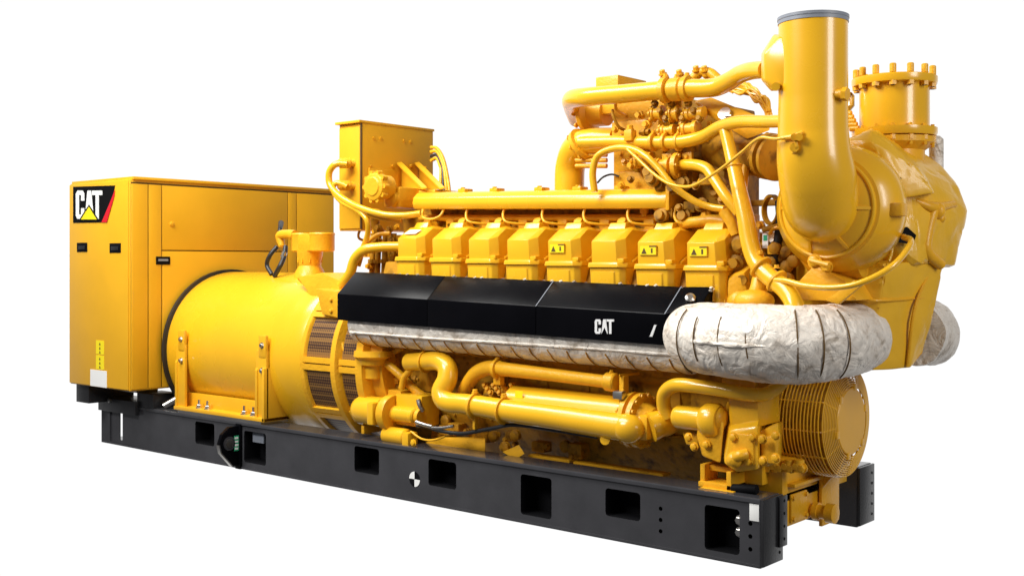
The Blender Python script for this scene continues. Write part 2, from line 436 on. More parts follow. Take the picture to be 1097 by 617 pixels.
b.prism([bz(64, 275), bz(218, 270), bz(188, 405), bz(64, 407)], (0, -.004, 0))
b.use(1); letters(b, lambda u, v, d: bz(75+u*.97, 289+v*1.04, d), .004, .003)
b.use(2); b.prism([bz(206, 318, .0042), bz(218.5, 285, .0042), bz(216, 310, .0042), bz(188.5, 405.5, .0042), bz(169, 405.5, .0042)], (0, -.002, 0))
b.use(0); b.prism([bz(124, 340, .0075), bz(86, 399, .0075), bz(162, 399, .0075)], (0, -.0008, 0))
b.use(3); b.prism([bz(124, 349, .0085), bz(95, 395, .0085), bz(153, 395, .0085)], (0, -.002, 0))
b.done('maker_badge', [DARK, WHITE, RED, BYEL], cab)
# stickers low on the door
def sq(px0, px1, py0, py1, y, t, b):
    p0, p1 = A(px0, py1, y=y), A(px1, py0, y=y); b.box((p0.x, y-t, p0.z), (p1.x, y, p1.z))
b = MB(); sq(97, 114.5, 397.5, 413, CY0-.012, .003, b); b.done('white_label', WHITE, cab)
for (py0, py1) in ((365, 379), (381, 395)):
    b = MB(); sq(103, 111.5, py0, py1, CY0-.012, .002, b); b.use(1)
    for i in range(3):
        c = A(107, py0+3+i*4.4, y=CY0-.0142); s_ = .013
        b.prism([(c.x-s_, c.y, c.z-s_), (c.x+s_, c.y, c.z-s_), (c.x, c.y, c.z+s_)], (0, -.0012, 0))
    b.done('warning_sticker', [BYEL, SEAM], cab)

# ------------------------------------------------------------------ alternator
GX, GR, GZ = .96, .70, .885
gen_o = Vector((GX, YM, GZ))
b = MB()
b.lathe(gen_o, X, [(0, .60), (.01, GR-.025), (.05, GR-.018), (1.50, GR-.018), (1.60, GR-.024), (1.68, GR-.034), (1.80, GR-.036), (1.86, GR-.08), (1.87, .3)], 96)
gen = b.done('alternator', GLOSS, root)
b = MB(); b.lathe(gen_o-X*.035, X, [(.01, GR-.06), (.01, GR+.004), (.04, GR+.004), (.045, GR-.06)], 96); b.done('end_ring', RUBBER, gen)
MB().cyl((.86, YM, GZ), (1.0, YM, GZ), .6, n=48).done('rear_neck', DULL, gen)
# grille end: frame rings and perforated windows
R2 = GR-.045; gx0, gx1 = 2.74, 3.14
b = MB()
b.lathe((gx0, YM, GZ), X, [(0, R2-.02), (.02, R2+.01), (.06, R2+.01), (.075, R2-.01)], 96)
b.lathe((gx1-.02, YM, GZ), X, [(0, R2-.01), (.02, R2+.035), (.07, R2+.035), (.09, R2-.02), (.13, R2-.03)], 96)
b.lathe((gx1+.24, YM, GZ), X, [(0, R2-.05), (.02, R2+.02), (.09, R2+.02), (.11, R2-.10)], 96)
nw = 10
for i in range(nw):
    a = 2*pi*i/nw + pi
    for (xa, xb) in ((gx0+.05, gx1), (gx1+.07, gx1+.31)):
        n_ = 6; w_ = .075
        for (a0_, a1_) in ((a-w_, a-.008), (a+.008, a+w_)):
            lo_ = [(xa, YM+(R2-.03)*cos(a0_+(a1_-a0_)*k/n_), GZ+(R2-.03)*sin(a0_+(a1_-a0_)*k/n_)) for k in range(n_+1)]
            hi_ = [(xa, YM+(R2+.012)*cos(a0_+(a1_-a0_)*k/n_), GZ+(R2+.012)*sin(a0_+(a1_-a0_)*k/n_)) for k in range(n_, -1, -1)]
            b.prism(lo_+hi_, (xb-xa, 0, 0))
b.done('grille_frame', CAST, gen)
b = MB()
for (xa, xb) in ((gx0+.07, gx1-.01), (gx1+.08, gx1+.31)):
    b.lathe((xa, YM, GZ), X, [(0, R2-.012), (xb-xa, R2-.012)], 96, cap=False)
b.done('perforated_grille', GRILLE, gen)
b = MB(); b.lathe((gx0+.02, YM, GZ), X, [(0, R2-.03), (.62, R2-.05)], 60); b.done('inner_drum', DULL, gen)
# feet: base plate, two gusset uprights with pads
def foot(y_out, y_in, sgn, label):
    b = MB()
    x0, x1, zb = 1.17, 2.41, RH+.022
    b.box((x0, y_out, zb), (x1, y_in, zb+.03), .004)
    for xa in (x0, x1-.13):
        # upright gusset hugging the barrel
        b.prism([(xa, y_out+sgn*.012, zb+.03), (xa, y_in, zb+.03), (xa, y_in, zb+.5), (xa, y_out+sgn*.06, zb+.5), (xa, y_out+sgn*.012, zb+.4)], (.028, 0, 0), .003)
        b.box((xa+.0, y_out+sgn*.022, zb+.02), (xa+.13, y_out+sgn*.05, zb+.56), .008); b.box((xa+.035, y_out+sgn*.015, zb+.5), (xa+.13, y_out+sgn*.05, zb+.68), .02)
    b.box((x0+.02, y_out+sgn*.10, zb+.01), (x1-.02, y_out+sgn*.13, zb+.14), .004)
    b.box((x1-.028, y_out, zb), (x1, y_out+sgn*.33, zb+.42), .003)
    f = b.done('mounting_foot', PAINT, gen, label)
    for xa, zz in ((x0+.085, .42), (x0+.085, .60), (x1-.045, .40), (x1-.045, .60)):
        MB().bolt((xa, y_out+sgn*.018, zb+zz), (0, -sgn, 0), .018, .02).done('upright_bolt', STEEL, f)
    for xx in (x0+.30, x0+.42, x1-.32, x1-.2): 
        MB().cyl((xx, y_out+sgn*.05, zb+.02), (xx, y_out+sgn*.05, zb+.10), .011, n=10).bolt((xx, y_out+sgn*.05, zb+.03), Z, .024, .03).done('foot_bolt', STEEL, f)
    MB().box((x0+.05, y_out+sgn*.01, RH-.004), (x1-.05, y_in, zb+.002)).done('shim_plate', STEEL, f)
foot(.0, .36, 1, 'near mounting foot')
foot(2*YM-.0, 2*YM-.36, -1, 'far mounting foot')
b = MB()
b.lathe(A(213, 322, y=.28), (0, -.7, .7), [(0, .018), (.01, .018)], 12); b.done('lifting_boss', CAST, gen)
# breather tower on top of the alternator
yt = .62
tb0, tb1 = A(313, 270, y=yt), A(357, 249, y=yt)
b = MB()
for cx_, w_ in ((325, 12.5), (345, 13.5)):
    c = A(cx_, 270, y=yt); r = rad(c, w_)
    b.lathe((c.x, yt, tb0.z), Z, [(0, r*.9), (.01, r), (tb1.z-tb0.z-.025, r), (tb1.z-tb0.z-.012, r*1.04), (tb1.z-tb0.z, r*.98)], 40)
b.box((A(325, 270, y=yt).x, yt-.09, tb0.z+.005), (A(345, 270, y=yt).x, yt+.09, tb1.z-.01), .01)
br = b.done('breather_cap', CAST, gen)
c = A(332, 270, y=yt); b = MB(); r = rad(c, 12.5)
b.lathe((c.x, yt, GZ+GR-.12), Z, [(0, r*1.5), (.10, r*1.3), (.16, r*.95), (tb0.z-GZ-GR+.0, r*.92), (tb0.z-GZ-GR+.09, r*1.1), (tb0.z-GZ-GR+.13, r*1.12)], 32)
for k in range(9):
    a = k*.7; b.box((c.x+r*cos(a)-.006, yt+r*sin(a)-.006, tb0.z-.09), (c.x+r*cos(a)+.006, yt+r*sin(a)+.006, tb0.z-.02))
b.done('breather_neck', CAST, gen)
T([(302, 264, yt), (300, 253, yt), (308, 251, yt), (316, 252, yt)], [3.5, 5, 5, 5.5], 'breather_elbow', CAST, gen)
T([(291, 294, .55), (286, 284, .55), (289, 274, .55), (297, 264, .6)], 2.4, 'cable_hose', RUBBER, gen)
T([(294, 296, .5), (300, 285, .5), (304, 276, .55), (306, 264, .6)], 2.6, 'cable_hose', RUBBER, gen)
T([(303, 276, .55), (305, 270, .56)], 3.1, 'hose_ferrule', STEEL, gen)
T([(299, 253, .64), (300, 246, .66), (301, 239, .8)], [2.3, 2.3, 3], 'cable_hose', RUBBER, gen)
# angled adapter castings between alternator and engine
b = MB()
pts = [A(q[0], q[1], y=.30) for q in ((316, 297), (345, 292), (363, 300), (366, 345), (344, 341), (336, 318))]
b.prism(pts, (0, .8, 0), .015)
pts = [A(q[0], q[1], y=.15) for q in ((338, 309), (362, 312), (364, 341), (345, 337))]
b.prism(pts, (0, .3, 0), .012)
b.bolt(A(355, 321, y=.15), (0, -1, 0), .015, .015); b.bolt(A(355, 333, y=.15), (0, -1, 0), .015, .015)
b.done('adapter_housing', CAST, gen)

# ------------------------------------------------------------------ engine block and crankcase
b = MB()
b.hull([(3.45, YM-.36, .60), (3.45, YM+.36, .60), (6.35, YM-.36, .60), (6.35, YM+.36, .60), (3.45, YM-.40, 1.12), (3.45, YM+.40, 1.12), (6.35, YM-.40, 1.12), (6.35, YM+.40, 1.12), (3.45, YM-.52, 1.30), (3.45, YM+.52, 1.30), (6.35, YM-.52, 1.30), (6.35, YM+.52, 1.30),
        (3.45, YM-.42, 1.66), (3.45, YM+.42, 1.66), (6.35, YM-.42, 1.60), (6.35, YM+.42, 1.60)], .02)
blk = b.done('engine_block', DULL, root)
for i in range(8):      # side covers of the crankcase with bolts
    x = 3.72+i*.338; b = MB()
    b.box((x, YM-.43, .72), (x+.27, YM-.35, .98), .02)
    for dx in (.03, .24):
        for z in (.75, .95): b.bolt((x+dx, YM-.43, z), (0, -1, 0), .014, .015)
    b.done('crankcase_cover', DULL, blk)
b = MB()
b.hull([(3.45, .34, .60), (6.4, .34, .60), (3.45, 1.11, .60), (6.4, 1.11, .60), (3.45, .37, .54), (6.4, .37, .54), (3.45, 1.11, .5), (6.4, 1.11, .5), (3.6, .62, .13), (6.3, .62, .13), (3.6, .86, .13), (6.3, .86, .13)], .015)
for i in range(16):
    b.bolt((3.6+i*.175, .358, .575), (0, -1, 0), .013, .014)
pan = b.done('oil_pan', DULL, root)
for (q0, q1) in (((568, 486.5), (612, 494)), ((616, 494.5), (712, 508.5))):
    a_, c_ = A(*q0, y=.30), A(*q1, y=.30)
    MB().box((a_.x, .28, (a_.z+c_.z)/2-.012), (c_.x, .37, (a_.z+c_.z)/2+.006), .003).done('pan_flange', CAST, pan)
b = MB()      # flywheel housing
b.lathe((3.34, YM, .93), X, [(0, .60), (.03, .64), (.10, .64), (.14, .6), (.24, .58)], 72)
for k in range(24):
    a = 2*pi*k/24; b.bolt((3.33, YM+.61*cos(a), .93+.61*sin(a)), (-1, 0, 0), .016, .016)
b.done('flywheel_housing', CAST, root)

# ------------------------------------------------------------------ cylinder covers
PITCH = .3465; X0C = 3.688
def sl(x): return -.0245*(x-X0C)   # the engine sits very slightly nose-down on its mounts
def cover_mesh():
    # local x along the engine, y inward, z up; origin at the front left of the middle lip
    b = MB()
    def sec(x0, x1, y0, y1, ch, z):
        return [(x0+ch*.5, y0, z), (x1-ch, y0, z), (x1, y0+ch*1.1, z), (x1, y1, z), (x0, y1, z), (x0, y0+ch*.6, z)]
    b.loft(sec(.0, .255, .012, .45, .03, -.22), sec(-.002, .262, -.008, .45, .03, -.012), .007)      # lower frame
    b.loft(sec(.035, .200, -.001, .1, .01, -.20), sec(.03, .205, -.012, .1, .01, -.045), .006)        # raised panel on it
    b.loft(sec(-.014, .272, -.022, .45, .04, -.020), sec(-.012, .270, -.016, .45, .045, .012), .007)   # lip
    # upper cover with a chamfered corner; its top slopes up and back to a narrower crest
    b.hull(sec(.002, .256, .0, .45, .045, .005)+[(.016, .004, .142), (.196, .004, .142), (.238, .055, .160), (.012, .02, .150), (.238, .40, .20), (.010, .40, .20),
            (.010, .135, .222), (.200, .135, .222), (.190, .20, .235), (.02, .20, .235), (.01, .40, .215), (.215, .40, .215), (.225, .15, .215)], .010)
    b.hull([(.035, .12, .19), (.180, .12, .19), (.045, .165, .262), (.165, .165, .262), (.045, .24, .266), (.165, .24, .266), (.03, .30, .2), (.18, .30, .2)], .008)
    b.box((.205, .004, .010), (.258, .06, .036), .007)
    b.tube([(.262, .09, .012), (.262, .17, .055), (.25, .30, .13)], .009, n=8)
    return b
cm = cover_mesh().done('cylinder_cover', GLOSS, root)
zc0 = 1.683
labels = {0: 'cylinder cover with a pale blank label on its top, nearest the alternator'}
covers = []
for i in range(8):
    o = cm if i == 0 else cm.copy()
    if i: COL.objects.link(o)
    o.parent = root; o.location = Vector((X0C+i*PITCH, .20, zc0+sl(X0C+i*PITCH)))-root.location
    covers.append(o)
    if i == 0: o['label'] = labels[0]
    elif 'label' in o.keys(): del o['label']
    if i in (4, 6, 7): o['label'] = {4: 'fifth cylinder cover, small warning sticker', 6: 'seventh cylinder cover, small warning sticker', 7: 'cylinder cover with warning sticker beside the diagonal pipe'}[i]
bpy.context.view_layer.update()
for i in (4, 6, 7):
    x = X0C+i*PITCH; z = zc0+sl(x); b = MB(); b.box((x+.036, .1935, z+.063), (x+.156, .201, z+.123)); b.use(1); b.box((x+.039, .1925, z+.066), (x+.153, .1937, z+.120))
    b.use(2); b.prism([(x+.05, .192, z+.072), (x+.088, .192, z+.072), (x+.069, .192, z+.108)], (0, -.001, 0)); b.box((x+.118, .1915, z+.076), (x+.130, .1925, z+.104)); b.use(3); b.box((x+.105, .1915, z+.112), (x+.155, .1925, z+.120))
    b.done('warning_sticker', [PAINT, BYEL, SEAM, SEAM], covers[i])
x = X0C; b = MB()
b.prism([(x+.05, .235, zc0+.171), (x+.165, .235, zc0+.171), (x+.175, .285, zc0+.199), (x+.06, .285, zc0+.199)], (0, -.003, .006)); b.done('blank_label', WHITE, covers[0])
# cylinder heads under the covers, bolts along the foot
for i in range(8):
    x = X0C+i*PITCH; b = MB()
    b.box((x+.0, .23, 1.2+sl(x)), (x+.255, .7, 1.50+sl(x)), .01)
    b.done('cylinder_head', CAST, root)
b = MB()
for i in range(8):
    x = X0C+i*PITCH
    for dx in ((.01, .075, .15, .255), (.0, .26), (.03, .11, .17), (.01, .2))[i % 4]: b.bolt((x+dx, .172, 1.552+sl(x)), (0, -.5, .85), .013, .020)
b.done('head_bolt', STEEL, root)
# the far bank
for i in range(8):
    o = cm.copy(); COL.objects.link(o); o.parent = root
    if 'label' in o.keys(): del o['label']
    o.rotation_euler = (0, 0, pi); o.location = Vector((X0C+i*PITCH+.262, 2*YM-.20, zc0+sl(X0C+i*PITCH)))-root.location
# last head's exposed end with rounded cheek
b = MB()
xe = X0C+8*PITCH-.085
b.hull([(xe, .24, 1.30), (xe+.14, .26, 1.30), (xe, .62, 1.3), (xe+.14, .62, 1.3), (xe, .22, 1.56), (xe+.10, .26, 1.60), (xe, .62, 1.75), (xe+.10, .62, 1.75)], .03)
b.ball((xe+.06, .30, 1.42), .09); b.bolt((xe+.15, .36, 1.5), X, .03, .03)
b.done('head_end_plate', CAST, root)

# ------------------------------------------------------------------ long bar (air rail) above the covers
yb_ = .47; pL, pR = A(449, 214, y=yb_), A(719, 212, y=yb_)
zb0 = 2.045; b = MB()
pr = [(yb_-.065, zb0), (yb_-.08, zb0+.04), (yb_-.072, zb0+.085), (yb_-.03, zb0+.122), (yb_+.03, zb0+.132), (yb_+.13, zb0+.10), (yb_+.13, zb0)]
SB = -.028
b.loft([(3.66, y, z) for y, z in pr], [(5.86, y, z+SB*2.2) for y, z in pr], .012)
for px in (499, 533, 581, 622, 667):
    x = A(px, 205, y=yb_+.03).x; z = zb0+.125+SB*(x-3.66)
    b.box((x-.035, yb_-.02, z-.01), (x+.035, yb_+.07, z+.024), .008); b.bolt((x, yb_, z+.02), Z, .016, .014)
bar = b.done('air_rail_cover', GLOSS, root)
b = MB(); b.box((5.862, yb_-.085, zb0-.075), (5.89, yb_+.14, zb0+.078), .01); b.done('rail_end_cap', CAST, bar)
# casting wall, brackets and small lines below the bar
b = MB()
b.loft([(3.5, .58, 1.60), (3.5, .88, 1.60), (3.5, .88, 2.10), (3.5, .58, 2.10)], [(5.9, .58, 1.60), (5.9, .88, 1.60), (5.9, .88, 2.04), (5.9, .58, 2.04)], .01)
for k in range(16):
    x = 3.72+k*.155
    b.box((x, .54, 1.86+sl(x)), (x+.07, .62, 2.0+sl(x)), .008); b.bolt((x+.035, .54, 1.93+sl(x)), (0, -1, 0), .017, .02)
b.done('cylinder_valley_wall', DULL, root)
b = MB()
for k in range(8):
    x = X0C+.02+k*PITCH
    b.box((x+.17, .52, 1.70), (x+.25, .62, 2.0+sl(x)), .012)
    b.lathe((x+.06, .52, 1.89+sl(x)), (0, -.6, .5), [(0, .05), (.05, .05), (.06, .03), (.11, .03)], 14)
b.tube([(3.6, .54, 1.985), (6.1, .54, 1.925)], .024, smooth=False)
b.done('fuel_line_block', CAST, root)
for k in range(8):
    x = X0C+k*PITCH+.04
    b = MB(); h_ = SB*(x-3.66)
    b.tube([(x+.10, .44, 2.06+h_), (x+.10, .42, 2.0+h_), (x+.14, .40, 1.955+h_), (x+.20, .44, 1.94+h_), (x+.25, .5, 1.935+h_)] if k else [(x+.02, .42, 2.05), (x+.05, .38, 1.985), (x+.14, .38, 1.965), (x+.21, .40, 1.99), (x+.22, .44, 2.05)], .0095, n=10)
    b.done('fuel_line', CAST, root)

# ------------------------------------------------------------------ black heat shield with lettering
xs0, xs1 = 3.30, 6.12; ysf, ysb = -.02, .16
b = MB()
cuts = [xs0, 4.22, 5.17, xs1]
for i, (a, c) in enumerate(zip(cuts, cuts[1:])):
    a_, c_ = a+(.002 if i else 0), c-(.002 if i < 2 else 0)
    zl = lambda x: 1.232-.019*(x-xs0)
    zf = lambda x: 1.421-.0225*(x-xs0)
    zr = lambda x: 1.582-.0255*(x-xs0)
    pr = lambda x, dx: [(x, ysf, zl(x)), (x, ysf, zf(x)), (x+dx, ysb, zr(x)), (x+dx, ysb+.02, zr(x)-.012), (x, ysb+.05, zl(x))]
    b.loft(pr(a_, 0), pr(c_, 0), .004)
b.loft([(xs1, ysf, 1.185), (xs1, ysf, 1.358), (xs1, ysb, 1.510), (xs1, ysb+.03, 1.50), (xs1, ysb+.05, 1.185)],
       [(xs1+.16, .10, 1.25), (xs1+.16, .10, 1.40), (xs1+.19, ysb+.02, 1.512), (xs1+.19, ysb+.05, 1.50), (xs1+.16, ysb+.06, 1.25)], .004)
sh = b.done('heat_shield', BLACK, root)
def fs(u, v, d): 
    p = A(637.5+u*.205, 342+v*.155, y=ysf); return Vector((p.x, ysf-d-.0005, p.z))
b = MB(); letters(b, fs, 0, .003); b.use(1)
b.prism([fs(51, 58, .0035), fs(36, 101, .0035), fs(66, 101, .0035)], (0, -.001, 0)); b.done('maker_lettering', [SILV, BLACK], sh)
b = MB(); b.prism([A(*q, y=ysf-.001) for q in ((701, 348), (703.5, 348), (699, 360.5), (696, 360.5))], (0, -.002, 0)); b.done('slash_mark', SILV, sh)
for x in (5.17, 6.118): b = MB(); b.prism([(x-.003, ysf-.0005, zf(x)), (x+.003, ysf-.0005, zf(x)), (x+.003, ysb, zr(x)+.001), (x-.003, ysb, zr(x)+.001)], (0, -.001, .001)); b.done('shield_joint', GREY, sh)
b = MB(); b.lathe((xs1+.10, .09, 1.44), (.4, -.6, .6), [(0, .03), (.02, .03), (.03, .018)], 16); b.done('shield_bolt', STEEL, sh)

# ------------------------------------------------------------------ insulated exhaust
def crumple(amp, fr, seam=None):
    def f(q, d, r, t):
        p = q+d*r
        n1 = noise.noise(p*fr); n2 = noise.noise(p*fr*2.3+Vector((7, 3, 1)))
        k = r*(1+amp*n1+amp*.6*n2)
        rd = abs(noise.noise(p*fr*1.3+Vector((2, 9, 4))))
        k += r*amp*.5*(.3-min(.3, rd))
        rd2 = abs(noise.noise(p*fr*3.6+Vector((1, 4, 8)))); rd3 = abs(noise.noise(p*fr*6+Vector((6, 2, 3))))
        k -= r*amp*1.1*(.22-min(.22, rd2))+r*amp*.6*(.2-min(.2, rd3))
        return k
    return f
b = MB(); ym, zm_ = .165, 1.165
b.tube([(3.38, ym, zm_+.04), (3.5, ym, zm_+.035), (5.0, ym, zm_+.012), (6.2, ym, zm_-.005)], .155, n=64, sub=110, rfun=crumple(.04, 4))
mw = b.done('manifold_insulation', WRAP, root, 'slim insulation blanket under the black shield')
b = MB()
for k in range(19):
    x = 3.45+k*.148; z0 = zm_+.032-.032*(x-3.4)/2.8; pts = []
    for j in range(11):
        a = -radians(25)-radians(130)*j/10
        pts.append((x+.06*j/10+.01*random.random(), ym+.160*cos(pi-(-a))if False else ym-.161*sin(-a+radians(0))*1.0 if False else ym+.161*cos(pi+(-a)), z0-.161*sin(-a)))
    b.tube(pts, .0042, n=6, sub=2)
b.done('tie_wire', DULL, mw)
b = MB(); b.tube([(3.40, ym-.150, zm_-.02), (4.2, ym-.152, zm_-.03), (5.0, ym-.151, zm_-.03), (6.2, ym-.152, zm_-.04)], .008, n=6, sub=12, rfun=crumple(.3, 20)); b.done('blanket_seam', WRAP, mw)
def big_wrap(s, label):
    fy = lambda y: y if s > 0 else 2*YM-y+.04
    dx_ = 0 if s > 0 else .09
    P = [(6.27, .05, 1.24), (6.34, -.01, 1.238), (6.53, -.07, 1.23), (6.76, -.06, 1.222), (6.94, .04, 1.222), (7.03, .22, 1.23), (7.06, .50, 1.24)]
    b = MB(); b.tube([(x+dx_, fy(y), z) for x, y, z in P], [.168, .196, .202, .208, .208, .200, .19], n=110, sub=44, rfun=crumple(.065, 3.4))
    o = b.done('exhaust_insulation', WRAP, root, label)
    # tie wires: each follows the blanket's own girth
    ties = [((6.37, -.03), (1, -.25), 55, -62), ((6.47, -.06), (1, -.12), 40, -30), ((6.60, -.07), (1, 0), 42, -35), ((6.74, -.062), (1, .1), 30, -20), ((6.90, .01), (.85, .5), 60, -60), ((6.96, .07), (.7, .7), 60, -60), ((7.01, .16), (.5, .85), 60, -60)]
    for (tx, ty), ax, a0_, a1_ in (ties if s > 0 else ties[:4]):
        b = MB(); pts = []; axv = Vector((ax[0], ax[1]*s, 0)).normalized(); u = Vector((axv.y*s, -axv.x*s, 0))
        for j in range(11):
            a = radians(a0_)+radians(a1_-a0_)*j/10
            pts.append(Vector((tx+dx_+.015*(j/10), fy(ty), 1.225))+(u*cos(a)+Z*sin(a))*.206)
        b.tube(pts, .0042, n=6, sub=3); b.done('tie_wire', SEAM, o)
    b = MB(); b.tube([(6.255, fy(.06), 1.24), (6.30, fy(.02), 1.24)], .176, n=64, smooth=False); b.done('blanket_collar', WRAP, o)
    b = MB(); off = .03
    seam = [(6.34, -.205, 1.235), (6.53, -.273, 1.225), (6.76, -.268, 1.22), (6.97, -.165, 1.22), (7.13, .02, 1.222), (7.22, .22, 1.23)]
    b.tube([(x+dx_, fy(y), z) for x, y, z in seam], .013, n=8, sub=14, rfun=crumple(.5, 22)); b.done('blanket_seam', WRAP, o)
    return o
big_wrap(1, 'fat crumpled insulation blanket on the near exhaust elbow')
big_wrap(-1, 'fat insulation blanket on the far exhaust elbow')

# ------------------------------------------------------------------ turbine shroud (faceted yellow sheet round the turbo)
b = MB()
P = lambda px, py, y: A(px, py, y=y)
out_n = [(905, 142), (935, 137), (948, 160), (962, 195), (966, 235), (972, 262), (985, 330), (975, 393), (935, 397), (900, 350), (893, 250)]
# front leaf hugging the compressor
hull1 = [P(905, 150, .55), P(933, 138, .55), P(977, 152, .95), P(1010, 176, 1.1), P(1029, 200, 1.15), P(1039, 226, 1.15), P(1024, 285, 1.05), P(985, 284, .62), P(955, 255, .50), P(900, 170, .5),
         P(1000, 240, .75), P(975, 180, .60)]
hull1 += [Vector((6.75, 1.25, 2.25)), Vector((6.8, 1.3, 1.6)), Vector((6.92, .6, 1.6)), Vector((6.92, .6, 2.2))]
b.hull(hull1, .03); b.crumple(4, .015, 4.5)
shr = b.done('turbine_shroud', DENT, root, 'dented sheet hood over the turbine', angle=70)
b = MB()
hull2 = [P(935, 397, .45), P(975, 393.5, .70), P(990, 379, .85), P(994, 350, .9), P(1003, 300, .9), P(1010, 281, .9), P(950, 282, .42), P(905, 300, .38), P(885, 330, .36), P(940, 330, .42),
         Vector((6.75, 1.1, 1.2)), Vector((6.75, 1.1, 1.75)), Vector((6.65, .5, 1.75)), Vector((6.7, .5, 1.2))]
b.hull(hull2, .03); b.crumple(4, .012, 4, 3)
b.done('shroud_skirt', DENT, shr, angle=70)
# dents and folds of the sheet
b = MB()
b.tube([P(980, 215, .66), P(998, 222, .75), P(1022, 219, 1.0)], [.02, .03, .02], n=10)
b.tube([P(1001, 222, .78), P(994, 245, .74), P(992, 268, .72), P(1008, 284, .85)], [.03, .035, .035, .03], n=10)
b.tube([P(905, 318, .37), P(940, 322, .40), P(998, 318, .85)], .008, n=8)
b.tube([P(996, 290, .82), P(980, 330, .66), P(972, 392, .66)], .010, n=8)
b.ball(P(1003, 226, .80), .05, (1, .7, 1)); b.ball(P(1007, 234, .84), .03)
b.done('folded_seam', CAST, shr)
b = MB()
pts = [P(955, 250, .47), P(972, 243, .50), (P(982, 252, .55)), P(978, 262, .55), P(964, 260, .47)]
b.prism(pts, (.0, -.012, 0), .003); b.done('shroud_opening', DARK, shr)
b = MB(); b.prism([P(951, 184, .43), P(966, 191, .45), P(962, 197, .45), P(955, 193, .43)], (0, -.01, 0)); b.done('shroud_gap', DARK, shr)
# band across the top of the shroud over the compressor
b = MB()
b.hull([P(903, 150, .42), P(934, 138, .45), P(958, 166, .46), P(985, 180, .56), P(1001, 207, .62), P(934, 152, .38), P(952, 186, .44), P(968, 212, .5), P(905, 160, .40), P(934, 138, .62), P(985, 176, .8), P(1001, 207, .8)], .01); b.crumple(3, .012, 7, 2); b.done('shroud_rim', DENT, shr)

# ------------------------------------------------------------------ compressor housing and inlet elbow
cc = A(885, 223, y=.15)
cx, cz = cc.x, cc.z
b = MB()
b.lathe((cx, .14, cz), Y, [(0, .20), (.005, .262), (.012, .268), (.03, .268), (.035, .285), (.06, .30), (.10, .335), (.17, .352), (.25, .345), (.33, .30), (.36, .24), (.5, .2)], 96)
comp = b.done('compressor_housing', GLOSS, root)
b = MB(); b.torus((cx, .145, cz), Y, .262, .010, 80, 8)
b.lathe((cx, .10, cz), Y, [(0, .19), (.045, .255)], 60)
for a in (-2, 178, 250, 300):
    a = radians(a); d = Vector((cos(a), 0, sin(a)))
    b.hull([Vector((cx, .06, cz))+d*.16+Vector((-sin(a), 0, cos(a)))*.008*s for s in (-1, 1)] + [Vector((cx, .14, cz))+d*.255+Vector((-sin(a), 0, cos(a)))*.008*s for s in (-1, 1)] +
           [Vector((cx, .14, cz))+d*.14+Vector((-sin(a), 0, cos(a)))*.008*s for s in (-1, 1)])
b.done('inlet_ring', GLOSS, comp)
b = MB()      # volute discharge and mounting lugs
b.tube([(cx-.20, .36, cz-.18), (cx-.1, .36, cz-.28), (cx+.12, .36, cz-.28)], [.09, .10, .09], n=20)
b.box((cx+.30, .22, cz-.05), (cx+.38, .30, cz+.02), .01)
b.done('volute_scroll', CAST, comp)
# inlet elbow
ye = -.04
top = A(871, 21.5, y=ye); re = rad(top, 36.2)
b = MB()
pth = [(top.x, ye, top.z), (top.x, ye, top.z-.35), (top.x+.00, ye, top.z-.70), (top.x+.01, ye+.005, 2.22), (cx-.01, ye+.05, 2.06), (cx, .16, cz)]
xx = top.x
pth = [(xx, ye, top.z), (xx, ye, top.z-.4), (xx, ye, 2.50), (xx, ye, 2.32), (xx, ye+.01, 2.20), (xx+.0, ye+.05, 2.09), (cx, ye+.13, cz+.02), (cx, .16, cz)]
b.tube(pth, [re, re, re*1.0, re*1.02, re*1.08, re*1.13, re*1.12, re*1.1], n=64, sub=10)
elb = b.done('inlet_elbow', GLOSS, root)
b = MB(); b.lathe((xx, ye, top.z-.035), Z, [(.012, re*.99), (.012, re*1.02), (.030, re*1.02), (.032, re*1.035), (.047, re*1.035), (.05, re*.92), (.0, re*.90)], 64, cap=False); b.done('rim_band', GREY, elb)
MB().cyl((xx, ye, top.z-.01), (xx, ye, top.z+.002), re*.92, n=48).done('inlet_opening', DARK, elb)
# square resonator boss on the left of the elbow
b = MB()
y0b, y1b = ye-.10, ye+.12
yf = ye-re*.82
q = [(829, 37), (815.5, 58), (815.5, 86), (826, 98), (846, 98), (846, 37)]
b.hull([A(px+ (3 if px < 840 else 0), py, y=yf) for px, py in q[1:3]]+[A(836, 40, y=yf), A(832, 96, y=yf), A(848, 60, y=yf-.01), A(848, 86, y=yf-.01)]+
       [A(px, py, y=yf+.07) for px, py in q[:4]]+[A(px, py, y=ye+.12) for px, py in q], .012)
b.cyl(A(831, 93, y=yf+.03), A(831, 93, y=yf-.03), .022, n=14)
b.done('pipe_boss', GLOSS, elb)
T([(896, 101, -.10), (905, 101, -.10)], 5.5, 'hose_nipple', CAST, elb)
T([(903, 101, -.10), (908, 101, -.10)], 7.5, 'nipple_nut', CAST, elb, n=6)
b = MB(); 
for k in range(2): b.cyl(A(851+k*5, 147, y=-.22), A(851+k*5, 147, y=-.26), .02, n=8)
b.tube([A(838, 148, y=-.22), A(852, 146, y=-.24), A(860, 142, y=-.22)], .012, n=8); b.cyl(A(851, 158, y=-.20), A(851, 158, y=-.25), .024, n=12)
b.tube([A(851, 147, y=-.24), A(853, 158, y=-.24), A(849, 166, y=-.20)], .010, n=8)
b.done('sensor_fitting', CAST, elb)
